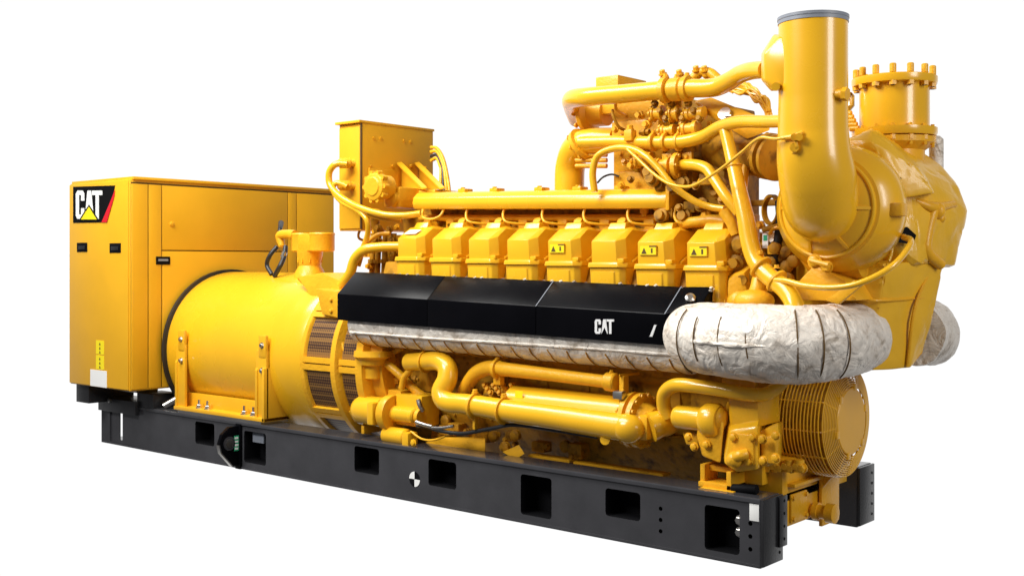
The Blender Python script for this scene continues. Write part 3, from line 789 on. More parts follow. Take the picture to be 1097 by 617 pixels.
# gusset bracket below the compressor
b = MB()
b.prism([A(*q, y=.20) for q in ((872, 284), (905, 300), (918, 322), (858, 322), (845, 312))], (0, .25, 0), .008)
b.prism([A(*q, y=.12) for q in ((884, 322), (915, 300), (922, 306), (898, 326))], (0, .03, 0), .004)
b.bolt(A(873, 280, y=.12), (0, -1, 0), .03, .03); b.bolt(A(886, 286, y=.12), (0, -1, 0), .025, .03)
b.tube([A(868, 279, y=.10), A(888, 284, y=.09)], .015, n=8, smooth=False)
b.done('turbo_bracket', CAST, root)
# bore duct behind the elbow (compressor discharge to aftercooler) with dark flange
b = MB()
c0, c1 = A(768, 158, y=.62), A(822, 168, y=.42)
b.tube([c0, (c0+c1)/2+Vector((0, 0, .0)), c1], [rad(c0, 20), rad(c0, 24), rad(c1, 22)], n=36)
b.done('discharge_duct', DULL, root)
b = MB(); c = A(826, 168, y=.36); d = (c1-c0).normalized()
b.lathe(c-d*.03, d, [(0, rad(c, 23)), (.0, rad(c, 25)), (.03, rad(c, 25)), (.035, rad(c, 20)), (.06, rad(c, 20)), (.065, rad(c, 25)), (.09, rad(c, 25))], 40)
for k in range(12):
    a = k*pi/6; u = d.orthogonal().normalized(); w = d.cross(u); b.bolt(c-d*.03+(u*cos(a)+w*sin(a))*rad(c, 22.5), -d, .013, .014)
b.done('duct_flange', DULL, root)

# ------------------------------------------------------------------ exhaust outlet stack
yo = .86; ct = A(958, 84, y=yo); R_ = rad(ct, 44); zt_ = ct.z
b = MB(); rp_ = rad(ct, 36)
b.lathe((ct.x, yo, zt_-.34), Z, [(0, rp_), (.0, R_*.97), (.02, R_), (.045, R_), (.05, rp_), (.055, rp_), (.29, rp_), (.295, R_*.98), (.31, R_), (.335, R_), (.34, R_*.97), (.34, rp_*.9), (.25, rp_*.88)], 64, cap=False)
stk = b.done('exhaust_outlet', GLOSS, root)
for k in range(14):
    a = 2*pi*k/14+.12; p = Vector((ct.x+R_*.90*cos(a), yo+R_*.90*sin(a), 0)); b = MB()
    b.cyl((p.x, p.y, zt_-.068), (p.x, p.y, zt_+.030), .015, n=8); b.cyl((p.x, p.y, zt_-.001), (p.x, p.y, zt_+.052), .019, n=10, bev=.005); b.cyl((p.x, p.y, zt_-.068), (p.x, p.y, zt_-.044), .022, n=6)
    b.done('flange_stud', CAST, stk)
    b = MB(); b.cyl((p.x, p.y, zt_-.40), (p.x, p.y, zt_-.28), .011, n=8); b.cyl((p.x, p.y, zt_-.37), (p.x, p.y, zt_-.345), .02, n=6); b.done('lower_flange_stud', CAST, stk)
b = MB(); b.lathe((ct.x, yo, zt_-.62), Z, [(0, rp_*.9), (.1, rp_*.86), (.2, rp_*.86), (.24, R_*.95), (.272, R_*.96), (.275, rp_)], 56); b.done('outlet_base', CAST, stk)
b = MB(); c = A(905, 120, y=.75)
b.lathe(c, Z, [(0, .03), (.03, .055), (.09, .055), (.11, .04)], 20); b.done('pressure_fitting', STEEL, stk)
b = MB()
for k in range(5): b.cyl(A(903+k*2, 122+k*4, y=.7), A(912+k*2, 122+k*4, y=.7), .018, n=10)
b.done('outlet_sensor', CAST, stk)
b = MB(); c0, c1 = A(1003, 146, y=1.12), A(1003, 182, y=1.12); b.cyl(c1-Z*.12, c0, rad(c0, 7.5), n=24, bev=.02); b.done('insulated_stub', WRAP, stk)

# ------------------------------------------------------------------ aftercooler and pipes on top
p0, p1 = A(657, 205, y=.55), A(702, 105, y=.55)
b = MB()
b.box((p0.x, .55, 2.12), (5.75, 1.05, 2.72), .012)

cooler_bolts = []
for k in range(7):
    x = p0.x+.06+k*.11
    for z in (2.36, 2.5): cooler_bolts.append((x, .55, z))
ac = b.done('aftercooler', CAST, root)
for q_ in cooler_bolts: MB().bolt(q_, (0, -1, 0), .014, .016).done('cooler_bolt', CAST, ac)
MB().box((p0.x-.01, .535, 2.42), (5.75, 1.06, 2.445), .006).done('cooler_rib', CAST, ac)
MB().box((p0.x+.02, .50, 2.43), (5.74, .56, 2.56), .012).done('cooler_ledge', CAST, ac)
MB().box((p0.x+.02, .52, 2.10), (5.72, .62, 2.24), .02).done('cooler_foot', CAST, ac)
b = MB(); q0, q1 = A(638, 106, y=.8), A(662, 80, y=.8)
b.box((q0.x, .8, q0.z), (q1.x, 1.15, q1.z), .01); b.done('cooler_top_box', CAST, ac)
b = MB()
c = A(640, 122, y=.8); b.lathe(c-X*.12, X, [(0, .10), (.03, .13), (.06, .13), (.08, .09), (.2, .09)], 28)
for k in range(8): b.bolt(c+Vector((-.12, .11*cos(k*pi/4), .11*sin(k*pi/4))), (-1, 0, 0), .014, .016)
b.box(c+Vector((.05, -.06, -.02)), c+Vector((.22, .06, .10)), .02)
b.done('cooler_end_flange', CAST, ac)
T([(600+18, 128, .9), (614, 116, .75), (613, 107, .55), (630, 104, .42), (665, 101, .38), (703, 97.5, .36), (740, 95, .34), (765, 94, .32), (780, 88, .28), (793, 80, .22), (806, 76, .12), (820, 75, .04)],
  [9, 10, 10, 10, 10, 10, 10, 10, 10, 9.7, 9.5, 9.2], 'upper_coolant_pipe', GLOSS, root, n=28)
up = [o for o in root.children if o.name.startswith('upper_coolant')][0]
for px, py in ((713, 97), (736, 95.5)):
    clamp_on(px, py, .35, (1, 0, .0), 12.2, 8, parent=up)
clamp_on(725, 96, .35, (1, 0, 0), 11.3, 16, name='pipe_coupling', parent=up)
T([(622, 153, .42), (660, 152, .42), (700, 153, .40), (730, 152, .38), (752, 147, .34), (770, 137, .28), (790, 131, .2), (818, 130.5, .04), (840, 130, -.05)], [6.5, 6.5, 7, 7, 7, 7, 6.8, 6.8, 6.8], 'lower_coolant_pipe', GLOSS, root, n=24)
lo = [o for o in root.children if o.name.startswith('lower_coolant')][0]
for px in (700, 713, 727): clamp_on(px, 152.5, .395, (1, 0, 0), 8.8, 4, parent=lo)
b = MB(); c = A(675, 148, y=.38); b.box(c+Vector((-.03, -.03, -.02)), c+Vector((.03, .03, .05)), .008); b.bolt(c+Vector((0, 0, .05)), Z, .02, .03); b.done('pipe_bracket', CAST, lo)
# large rising elbow at the left of the aftercooler
T([(610, 232, .70), (610, 200, .70), (611, 178, .70), (617, 160, .66), (632, 152, .62), (660, 150, .62)], [16, 16, 16, 15.5, 14, 13], 'rising_elbow', GLOSS, root, n=36)
b = MB(); c = A(624, 157, y=.64); d = Vector((.75, -.1, .5)).normalized()
b.lathe(c, d, [(0, .09), (.005, .125), (.035, .125), (.04, .09)], 32); u = d.orthogonal().normalized(); w = d.cross(u)
for k in range(8): b.bolt(c+(u*cos(k*pi/4)+w*sin(k*pi/4))*.11, -d, .015, .018)
for k in range(3): b.cyl(A(617, 166+k*6, y=.6), A(650, 166+k*6, y=.62), .016, n=10)
b.done('elbow_flange', CAST, root)
# hoses
T([(637, 206, .35), (635, 185, .35), (640, 168, .36), (655, 160, .36), (674, 159, .33), (690, 166, .30), (705, 180, .30), (722, 200, .30), (745, 216, .32), (762, 222, .34), (776, 224, .34)], 3.8, 'signal_hose', GLOSS, root, n=14)
T([(672, 160, .30), (685, 172, .27), (700, 186, .25), (715, 196, .22), (730, 200, .18), (745, 198, .10), (771, 182, 0), (795, 163, -.10), (814, 148, -.18), (832, 149, -.22), (850, 146, -.24)], 1.8, 'thin_sense_line', GLOSS, root, n=12)
T([(640, 196, .45), (646, 190, .45), (655, 187, .5), (663, 189, .5)], 1.1, 'black_wire', RUBBER, root, n=8)
# pipe D and diagonal pipe E
T([(700, 179, .42), (728, 177, .42), (745, 177, .38), (757, 181, .34), (766, 193, .32), (778, 211, .30), (792, 228, .30)], [6, 6, 6.2, 6.2, 6.2, 6.2, 6], 'branch_pipe', GLOSS, root, n=22)
b = MB(); c = A(728, 178, y=.42); b.lathe(c-X*.02, X, [(0, .06), (.0, .085), (.03, .085), (.03, .05)], 24)
for k in range(6): b.bolt(c+Vector((.01, .07*cos(k*pi/3), .07*sin(k*pi/3))), X, .012, .014)
b.done('branch_flange', CAST, root)
T([(777, 140, .26), (783, 165, .24), (791, 200, .20), (799, 235, .17), (804, 262, .15), (811, 281, .13), (824, 296, .10), (840, 309, .06), (850, 324, .02), (853, 340, .0)], [6.5, 7, 8.2, 9.4, 10, 10, 10, 10, 10, 10], 'diagonal_pipe', GLOSS, root, n=28)
dg = [o for o in root.children if o.name.startswith('diagonal_pipe')][0]
clamp_on(815, 286, .12, (.75, -.1, -.65), 12.2, 3.4, parent=dg); clamp_on(832, 301, .09, (.8, -.1, -.6), 12.2, 3.4, parent=dg); clamp_on(786.5, 178, .225, (.2, -.1, -1), 7.9, 2, name='pipe_band', parent=dg)
# compressor drain hose sweeping under the housing
T([(826, 300, .05), (842, 301, .02), (862, 306, 0), (890, 308, -.02), (915, 305, -.02), (938, 296, .02), (957, 284, .08), (970, 270, .18), (976, 258, .30), (968, 254, .40)], 3.3, 'oil_drain_hose', GLOSS, root, n=14)
T([(952, 280, .35), (955, 270, .38), (957, 256, .40)], 2, 'thin_sense_line', GLOSS, root, n=10)
# slanted box brace behind the pipes
b = MB()
b.loft([A(*q, y=.5) for q in ((742, 108), (762, 104), (770, 112), (752, 120))], [A(*q, y=.35) for q in ((790, 135), (822, 128), (826, 140), (800, 150))], .01)
b.done('slanted_brace', CAST, root)
b = MB(); b.lathe(A(778, 124, y=.4), (0, -1, .5), [(0, .04), (.03, .04)], 16); b.box(A(777, 126, y=.36), A(783, 123, y=.34), .004); b.done('brace_fitting', STEEL, root)
# valve bodies and couplings under the upper pipe
for (px, py, r, L2) in ((705, 122, 8, 12), (724, 122, 9, 10), (745, 122, 7, 22), (716, 140, 6, 16), (690, 172, 8, 20), (712, 178, 9, 16), (740, 138, 8, 18)):
    c = A(px, py, y=.42); l = rad(c, L2); b = MB()
    b.lathe(c-X*l*.6, X, [(0, rad(c, r)*.6), (l*.1, rad(c, r)), (l*.3, rad(c, r)), (l*.35, rad(c, r)*.8), (l*.8, rad(c, r)*.8), (l*.85, rad(c, r)*1.05), (l*1.1, rad(c, r)*1.05), (l*1.15, rad(c, r)*.5)], 22)
    for k in range(6): b.bolt(c+Vector((-l*.5, rad(c, r)*.8*cos(k*pi/3), rad(c, r)*.8*sin(k*pi/3))), (-1, 0, 0), .013, .018)
    b.done('valve_body', CAST, root)
b = MB()
for k in range(9): 
    MB().bolt(A(702+k*6, 112+8*(k % 3), y=.40), (0, -1, .3), .018, .03).done('valve_bolt', DULL, root)
b = MB()
for px, py in ((712, 84), (730, 84), (748, 80), (757, 80)):
    b = MB(); c = A(px, py, y=.5); b.ball(c, rad(c, 5)); b.bolt(c+Vector((0, -.02, .02)), (0, -.5, 1), .02, .03); b.done('vent_plug', CAST, root)
b = MB(); b.tube([A(742, 85, y=.5), A(750, 78, y=.5), A(760, 78, y=.5), A(770, 86, y=.5)], .03, n=12)
b.done('vent_fitting', CAST, root)
for k in range(16):
    rj = lambda a: random.uniform(-a, a)
    pts = [(758+rj(3), 95+rj(4), .6), (772+rj(3), 90+rj(5), .58), (785+rj(4), 93+rj(7), .52), (797+rj(5), 95+rj(8), .5), (808+rj(5), 102+rj(9), .45), (818+rj(5), 111+rj(8), .42), (824+rj(3), 122+rj(5), .38)]
    T(pts, random.uniform(1.1, 2.0), 'wiring_loom', CAST if k % 4 else GLOSS, root, n=8, sub=5)
# dark block of castings behind pipe D and above the last covers
b = MB()
b.box((5.75, .55, 1.75), (6.18, 1.0, 2.45), .02)
b.box((5.7, .62, 2.4), (6.15, 1.0, 2.62), .02)
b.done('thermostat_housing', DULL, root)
rnd = random.Random(8)
for k in range(46):
    px, py = rnd.uniform(692, 785), rnd.uniform(184, 292); yv = rnd.uniform(.38, .52) if py < 235 else rnd.uniform(.5, .58)
    c = A(px, py, y=yv); b = MB()
    if k % 3 == 0: b.lathe(c, (0, -1, .2), [(0, .045), (.03, .045), (.035, .03), (.06, .03)], 14)
    elif k % 3 == 1: b.box(c-Vector((.04, .03, .03)), c+Vector((.04, .05, .04)), .01)
    else: b.bolt(c, (0, -1, .3), .02, .03)
    b.done(('pipe_plug', 'valve_block', 'fixing_bolt')[k % 3], DULL, root)
T([(728, 240, .45), (745, 238, .42), (765, 236, .42), (790, 240, .42)], 6, 'inlet_branch', CAST, root, n=18)
T([(776, 226, .33), (783, 238, .33), (788, 252, .33)], [7, 6, 5], 'hose_elbow', CAST, root, n=16)
T([(792, 222, .28), (797, 200, .3), (799, 170, .4)], 4, 'riser_pipe', CAST, root, n=14)
# small-bore lines, unions and brackets that crowd the gaps
rnd = random.Random(31)
zones = [((655, 765), (108, 200), .44, 26), ((392, 432), (236, 296), .46, 12), ((690, 790), (196, 290), .46, 16), ((812, 850), (240, 300), .40, 8), ((404, 452), (384, 424), .30, 10), ((520, 545), (405, 430), .22, 4)]
for (xa, xb), (za, zb_), yv, n_ in zones:
    for k in range(n_):
        px, py = rnd.uniform(xa, xb), rnd.uniform(za, zb_); c = A(px, py, y=yv+rnd.uniform(-.03, .06)); m_ = CAST if k % 3 else DULL; b = MB()
        if k % 4 == 0:
            d = Vector((rnd.uniform(-.14, .14), rnd.uniform(-.02, .05), rnd.uniform(-.14, .14))); b.tube([c, c+d*.5+Vector((0, -.03, .02)), c+d, c+d+Vector((.03, .06, -.03))], .010, n=8, sub=5); b.done('small_bore_line', m_, root)
        elif k % 4 == 1:
            ax = (X, -Y, Z)[k % 3]; b.lathe(c, ax, [(0, .018), (.02, .018), (.02, .028), (.045, .028), (.045, .018), (.07, .018)], 6); b.done('pipe_union', m_, root)
        elif k % 4 == 2:
            b.box(c-Vector((.035, .01, .02)), c+Vector((.035, .015, .03)), .004); b.bolt(c+Vector((0, -.01, .005)), -Y, .012, .014); b.done('clip_plate', m_, root)
        else:
            b.bolt(c, (0, -1, rnd.uniform(-.3, .5)), .018, .03); b.done('union_nut', m_, root)
# things between the diagonal pipe and the compressor
b = MB()
c = A(829, 225, y=.5); b.lathe(c, (-.5, -.8, 0), [(0, .075), (0, .09), (.03, .09), (.03, .075), (0, .075)], 32, cap=False); b.box(A(800, 221, y=.62), A(838, 214, y=.70), .005)
b.tube([A(818, 246, y=.4), A(832, 243, y=.38), A(845, 236, y=.3)], .018, n=10)
b.box((6.45, .6, 1.30), (6.9, 1.0, 1.78), .02)
for k in range(14):
    c = A(rnd.uniform(815, 852), rnd.uniform(258, 305), y=rnd.uniform(.35, .5)); b.lathe(c, (0, -1, .1), [(0, .035), (.03, .035), (.04, .02)], 12)
b.done('governor_linkage', DULL, root)
T([(835, 215, .45), (836, 235, .45), (833, 262, .45), (828, 290, .45)], 5, 'black_cable', RUBBER, root, n=12)
b = MB(); sq(817, 823, 250, 266, .42, .003, b); b.use(1); sq(818, 822, 252, 258, .418, .003, b); b.done('green_tag', [WHITE, GREEN], root)
b = MB(); c = A(808, 322, y=.12); b.ball(c, .09, (1.3, 1, .7)); b.tube([A(815, 300, y=.2), A(812, 312, y=.16), A(806, 322, y=.12)], .05, n=14); b.done('exhaust_knuckle', CAST, root)
b = MB()
for px, py in ((795, 262), (790, 282), (800, 300), (785, 300)):
    c = A(px, py, y=.35); b.lathe(c, (.2, -1, 0), [(0, .05), (.05, .05), (.06, .03), (.1, .03)], 14)
b.done('pipe_support', DULL, root)

# ------------------------------------------------------------------ electrical box and linkages at the left end of the engine
JX0, JX1, JY0, JY1, JZ0, JZ1 = 2.82, 3.08, .42, 1.21, 1.90, 2.735
b = MB(); b.box((JX0, JY0, JZ0), (JX1, JY1, JZ1), .006)
b.box((JX0-.02, JY0-.03, JZ1-.002), (JX1+.005, JY1+.01, JZ1+.018), .003)
jb = b.done('junction_box', PAINT, root)
b = MB(); b.box((JX0+.01, JY0-.012, JZ0+.015), (JX1-.012, JY0+.002, JZ1-.03), .004); b.done('box_door', PAINT, jb)
b = MB(); b.box((JX1-.010, JY0-.008, JZ0+.01), (JX1+.002, JY0+.004, JZ1-.005)); b.done('door_gap', SEAM, jb)
b = MB()
for px, py in ((400.5, 148), (408, 148.5), (433, 151), (440, 152)):
    c = A(px, py, x=JX1); b.lathe(c, X, [(0, .014), (.008, .014)], 12)
for px, py in ((397, 178), (420, 178), (440, 178), (456, 180)):
    c = A(px, py, x=JX1); b.bolt(c, X, .012, .012)
b.done('box_screw', CAST, jb)
b = MB()
for py in (175, 199):
    c0, c1 = A(362, py, y=JY0-.12), A(377, py, y=JY0-.02); b.lathe(c0, c1-c0, [(0, .025), (.02, .04), (.09, .04), (.1, .03), (.22, .03)], 18)
b.done('cable_gland', CAST, jb)
T([(372, 176, .33), (360, 176, .28), (353, 184, .26), (353, 196, .26), (360, 207, .26), (374, 217, .24), (392, 225, .22), (412, 230, .24), (432, 231, .3), (450, 229, .38)], 3.6, 'loop_cable', GLOSS, root, n=14)
T([(372, 200, .33), (361, 196, .29), (356, 202, .27), (366, 216, .25), (384, 226, .23), (393, 236, .23), (394, 250, .26), (388, 268, .3)], 3.0, 'loop_cable', GLOSS, root, n=14)
T([(430, 236, .34), (412, 234, .28), (395, 230, .25)], 3.0, 'loop_cable', CAST, root, n=12)
# lobed round actuator cover
c = A(399, 200, y=.22); b = MB()
b.lathe(c, Y, [(0, .085), (.006, .10), (.03, .108), (.06, .108), (.07, .095), (.16, .09), (.18, .07)], 40)
b.lathe(c-Y*.008, Y, [(0, .065), (.012, .078)], 36)
for k in range(10):
    a = k*pi/5; b.cyl(c+Vector((.107*cos(a), .012, .107*sin(a))), c+Vector((.107*cos(a), .06, .107*sin(a))), .018, n=10)
b.done('actuator_cover', CAST, root)
b = MB()
p0, p1 = A(411, 223, y=.40), A(428, 200, y=.40); b.box((p0.x, .40, p0.z), (p1.x, .7, p1.z), .02)
c = A(417, 213, y=.36); b.lathe(c, Y, [(0, .03), (.01, .06), (.06, .07)], 20)
p0, p1 = A(428, 224, y=.60), A(466, 203, y=.60); b.box((p0.x, .60, p0.z), (p1.x, .9, p1.z), .01)
b.done('actuator_bracket', CAST, root)
b = MB()
for px in (430, 449):
    b.prism([A(px, 175, x=JX1+.01), A(px, 203, x=JX1+.01), A(px+26, 203, y=.52)], (0, .02, .0))
    b.prism([A(px-5, 176, x=JX1+.01), A(px, 175, x=JX1+.01), A(px+27, 202, y=.52), A(px+22, 203, y=.52)], (0, 0, .012))
p0 = A(395, 180, x=JX1+.01); p1 = A(426, 204, x=JX1+.01)
b.box((JX1+.002, p0.y, p1.z), (JX1+.02, p1.y, p0.z), .004)
b.done('box_gusset', PAINT, jb)
for k, (dx, r_) in enumerate(((0, 1.5), (3, 1.6), (6, 1.4), (9, 1.6))):
    T([(462, 158+dx*1.6, .95), (468, 159+dx*1.2, .92), (474-dx*.3, 168+dx, .88), (478-dx*.6, 182, .84), (481-dx, 200, .8), (482-dx, 212, .78)], r_*1.2, 'box_cable', RUBBER if k == 2 else CAST, jb, n=10)
# pipes below the box
T([(366, 306, .25), (375, 293, .25), (380, 278, .25), (390, 268, .26), (405, 265, .30), (430, 264, .36)], 5.4, 'oil_feed_pipe', GLOSS, root, n=20)
b = MB()
b.box((3.35, .60, 1.55), (3.62, 1.0, 2.0), .015)
b.box((3.12, .62, 1.62), (3.35, .95, 1.80), .01)
b.box((3.30, .45, 1.78), (3.62, .62, 1.86), .01)
for px in (398, 404, 411, 420):
    b.cyl(A(px, 300, y=.45), A(px+2, 250, y=.45), .022, n=12)
    b.lathe(A(px+1, 282, y=.43), Z, [(0, .035), (.03, .035)], 12)
for px, py in ((406, 244), (418, 246), (404, 256), (420, 258)): b.bolt(A(px, py, y=.42), (0, -1, 0), .022, .03)
b.tube([A(403, 225, y=.4), A(402, 240, y=.42), A(408, 250, y=.45)], .035, n=12)
b.done('governor_assembly', DULL, root)
b = MB(); b.box(A(371, 246, y=.5), A(393, 243, y=.6), .0); b.tube([A(369, 243, y=.48), A(392, 245, y=.48)], .006, n=6); b.done('box_rail', DARK, jb)
T([(384, 285, .3), (392, 262, .32), (404, 252, .36), (418, 250, .4)], 2.4, 'small_line', CAST, root, n=12)

# ------------------------------------------------------------------ lower side: starter, coolers and pipes
b = MB(); ys_ = .14
c0 = A(383, 438, y=ys_); c1 = A(412, 442, y=ys_); r0 = rad(c0, 15.5)
b.lathe(c0, X, [(0, r0*.55), (.02, r0*.85), (.06, r0), ((c1-c0).x, r0)], 32)
b.box(A(399, 456, y=ys_-.14), A(413, 428, y=ys_+.05), .02)
b.done('starter_motor', GLOSS, root)
b = MB(); c2 = A(416, 442, y=ys_)
b.lathe(c2, X, [(0, r0*.7), (.0, r0*1.2), (.05, r0*1.25), (.07, r0*1.2), (.07, r0*.55), (.34, r0*.5)], 32); b.done('starter_flange', CAST, root)
b = MB(); c = A(424, 443, y=ys_-.02); e_ = A(446, 443, y=ys_-.02); b.cyl(c, c+X*((e_-c).x), rad(c, 8.2), n=28, bev=.01); b.box(c+Vector((-.02, .02, -.08)), c+Vector((.24, .2, .14)), .01); b.done('starter_nose', GLOSS, root)
b = MB(); c = A(413, 465, y=.10); e_ = A(437, 468, y=.10); b.cyl(c, c+X*((e_-c).x), rad(c, 9), n=28, bev=.012); b.box(A(430, 479, y=.03), A(448, 462, y=.13), .015); b.bolt(A(443, 474, y=.03), (0, -1, 0), .02, .015)
b.done('solenoid', GLOSS, root)
MB().box(A(390, 465, y=.10), A(408, 452, y=.3), .01).done('starter_bracket', CAST, root)
b = MB(); b.box(A(388, 424, y=.20), A(403, 396, y=.3), .008)
for q in ((390, 406), (390, 421), (399, 419)): b.bolt(A(*q, y=.195), (0, -1, 0), .015, .016)
b.done('sensor_bracket', CAST, root)
MB().box(A(412, 446, y=.22), A(442, 417, y=.34), .01).done('starter_plate', CAST, root)
b = MB(); c = A(400, 380, y=.16)
b.lathe(c+Vector((0, 0, .03)), -Z, [(0, .14), (.04, .145), (.06, .11), (.10, .10), (.11, .07), (.20, .065), (.21, .04)], 32); b.done('filter_bowl', CAST, root)
T([(366, 366, .12), (373, 383, .12), (387, 393, .12), (395, 408, .14)], 2.4, 'small_line', CAST, root, n=12)
T([(405, 384, .22), (420, 378, .25), (432, 372, .28)], 3, 'small_line', CAST, root, n=12)
T([(410, 386, .2), (428, 401, .22), (445, 418, .26), (462, 430, .3)], 4.5, 'cross_pipe', CAST, root, n=16)
T([(430, 416, .18), (433, 404, .18), (440, 396, .2)], 3.4, 'small_line', CAST, root, n=14)
T([(436, 408, .32), (450, 420, .32), (465, 426, .33)], 4, 'cross_pipe', DULL, root, n=14)
# main water pipe H
T([(438, 388, .16), (456, 387, .14), (470, 387, .12), (479, 394, .10), (479, 406, .08), (473, 420, .05), (478, 430, .04), (500, 433, .04), (545, 440, .04), (590, 446, .04), (640, 453.5, .04), (672, 458, .04)],
  [9.5, 10, 10.3, 10.8, 11, 11, 11, 11.2, 12, 13, 14.3, 15], 'main_water_pipe', GLOSS, root, n=36)
mw2 = [o for o in root.children if o.name.startswith('main_water')][0]
clamp_on(456, 387.5, .14, (1, 0, 0), 10.8, 2.5, name='pipe_band', parent=mw2)
clamp_on(509, 435, .04, (1, 0, -.03), 12.8, 4, parent=mw2); clamp_on(540, 440, .04, (1, 0, -.03), 13.2, 2.5, parent=mw2)
b = MB(); b.box(A(506, 460, y=.02), A(513, 440, y=.06), .006); b.done('clamp_foot', CAST, mw2)
# oil cooler shell behind it, with bolted end
c0 = A(548, 434, y=.20); c1 = A(680, 447, y=.20); rr = rad(c1, 22.5)
b = MB(); b.lathe((c0.x, .20, c1.z+.0), X, [(0, rr*.7), (.03, rr), ((c1-c0).x, rr)], 48); clr = b.done('oil_cooler', GLOSS, root)
b = MB(); b.lathe((c1.x-.01, .18, c1.z-.01), X, [(0, rr*1.0), (.0, rr*1.3), (.035, rr*1.32), (.04, rr*1.12), (.055, rr*1.12), (.06, rr*1.3), (.09, rr*1.28), (.10, rr*.9), (.17, rr*.6)], 40)
for k in range(14):
    a = 2*pi*k/14; b.bolt((c1.x-.01, .18+rr*1.2*cos(a), c1.z-.01+rr*1.2*sin(a)), (-1, 0, 0), .014, .018); b.bolt((c1.x+.08, .18+rr*1.2*cos(a), c1.z-.01+rr*1.2*sin(a)), (1, 0, 0), .014, .018)
b.done('cooler_flange', CAST, clr)
b = MB(); c = A(673, 458.5, y=.04); b.ball(c, rad(c, 16), (1.15, 1, 1), 28); b.box(c+Vector((0,.02,-.07)), c+Vector((.12, .2, .08)), .03); b.cyl(A(648, 471, y=.0), A(650, 471, y=.05), .03, n=14)
b.tube([A(697, 457, y=.08), A(706, 454, y=.12), A(716, 452, y=.2), A(722, 445, y=.2)], [.09, .08, .075, .07], n=20); b.done('cooler_elbow', GLOSS, clr)
b = MB(); b.box(A(663, 440, y=.10), A(674, 402, y=.16), .008); b.box(A(663, 404, y=.08), A(686, 398, y=.3), .008); b.done('cooler_bracket', CAST, clr)
b = MB(); sq(552, 560, 419, 426, .09, .002, b); b.done('warning_sticker', BYEL, clr)
b = MB(); b.box((c1.x-.06, .05, c1.z+.12), (c1.x+.01, .10, c1.z+.17), .01); b.done('cooler_nut', STEEL, clr)
# pipe J
T([(492, 428, .20), (499, 415, .18), (510, 400, .16), (525, 394, .14), (545, 396, .12), (580, 400, .12), (620, 405, .12), (652, 409, .12)], [7, 7.5, 8, 8, 7.5, 7, 6.8, 7], 'bypass_pipe', CAST, root, n=24)
bj = [o for o in root.children if o.name.startswith('bypass_pipe')][0]
clamp_on(533, 395, .13, (1, 0, 0), 9.6, 5, parent=bj); clamp_on(655, 409, .12, (1, 0, 0), 9, 14, name='pipe_end', parent=bj)
b = MB(); b.box(A(528, 412, y=.12), A(541, 386, y=.17), .01); b.done('pipe_bracket', CAST, bj)
b = MB(); b.box(A(518, 432, y=.22), A(536, 410, y=.3), .01)
for k in range(10): b.bolt(A(520+k*3.2, 413+4*(k % 3), y=.2), (0, -1, .5), .016, .025)
b.done('regulator', CAST, root)
T([(455, 372, .32), (480, 380, .33), (520, 385, .33), (620, 396, .33), (720, 408, .33)], 7, 'side_rail_pipe', DULL, root, n=18)
# hose with connectors
T([(447, 456, .08), (458, 457, .06), (470, 461, .05), (495, 464, .05), (525, 459, .05), (550, 455, .06), (590, 460, .12), (640, 468, .2)], 2.1, 'black_hose', RUBBER, root, n=12)
T([(446, 452, .05), (455, 455, .05), (463, 457, .05)], 2.2, 'hose_connector', STEEL, root, n=12)
T([(463, 458, .04), (474, 458, .04), (486, 456, .05)], 1.6, 'hose_connector', STEEL, root, n=12)
T([(448, 428, .12), (450, 435, .12), (453, 440, .14)], 2.6, 'hose_connector', STEEL, root, n=12)
T([(440, 462, .06), (452, 470, .06), (465, 471, .06), (480, 466, .08), (490, 462, .1)], 1.2, 'small_line', CAST, root, n=10)
rnd = random.Random(21)
for k in range(40):
    px = rnd.uniform(448, 620); py = rnd.uniform(455, 474) + (px-448)*.10; yv = rnd.uniform(.30, .36)
    if k > 26: px, py = rnd.uniform(410, 480), rnd.uniform(400, 452); yv = .34
    c = A(px, py, y=yv); b = MB()
    if k % 3 == 0: b.box(c-Vector((.06, .03, .03)), c+Vector((.05, .06, .04)), .012)
    elif k % 3 == 1: b.lathe(c, (0, -1, 0), [(0, .04), (.03, .04), (.04, .025)], 14)
    else: b.bolt(c, (0, -1, .2), .018, .03)
    b.done(('crankcase_fitting', 'pipe_plug', 'fixing_bolt')[k % 3], DULL, blk)
b = MB(); b.hull([A(440, 480, y=.2), A(470, 468, y=.2), A(520, 470, y=.2), A(520, 488, y=.2), A(455, 490, y=.2), A(440, 480, y=.35), A(520, 488, y=.35), A(520, 468, y=.35)], .01)
b.hull([A(538, 484, y=.18), A(556, 476, y=.18), A(562, 486, y=.18), A(552, 492, y=.18), A(540, 484, y=.3), A(560, 484, y=.3)], .005)
b.done('pan_bracket', CAST, pan)
# U pipe K and pumps
T([(716, 447, .12), (711, 434, .10), (712, 421, .08), (722, 413, .06), (740, 413, .04), (770, 417, .04), (800, 422, .05), (820, 422, .10), (833, 414, .16), (842, 402, .24)], 7.6, 'return_pipe', GLOSS, root, n=26)
b = MB(); yp = .10; c = A(724, 446, y=yp); e1 = A(754, 449, y=yp); r = rad(c, 12.5)
b.lathe((c.x, yp, c.z), X, [(0, r*.85), (.02, r), ((e1-c).x, r), ((e1-c).x, r*1.2), ((e1-c).x+.03, r*1.45), ((e1-c).x+.09, r*1.45), ((e1-c).x+.11, r*1.25)], 36)
b.done('fuel_pump', GLOSS, root)
b = MB()
c = A(758, 447, y=.10); b.lathe(c, X, [(0, .06), (.005, .078), (.05, .082), (.07, .076), (.10, .06), (.115, .03)], 32)
b.hull([A(*q, y=.06) for q in ((751, 440), (776, 452), (772, 496), (752, 488), (746, 466))]+[A(*q, y=.22) for q in ((751, 440), (776, 452), (772, 496), (752, 488))], .015)
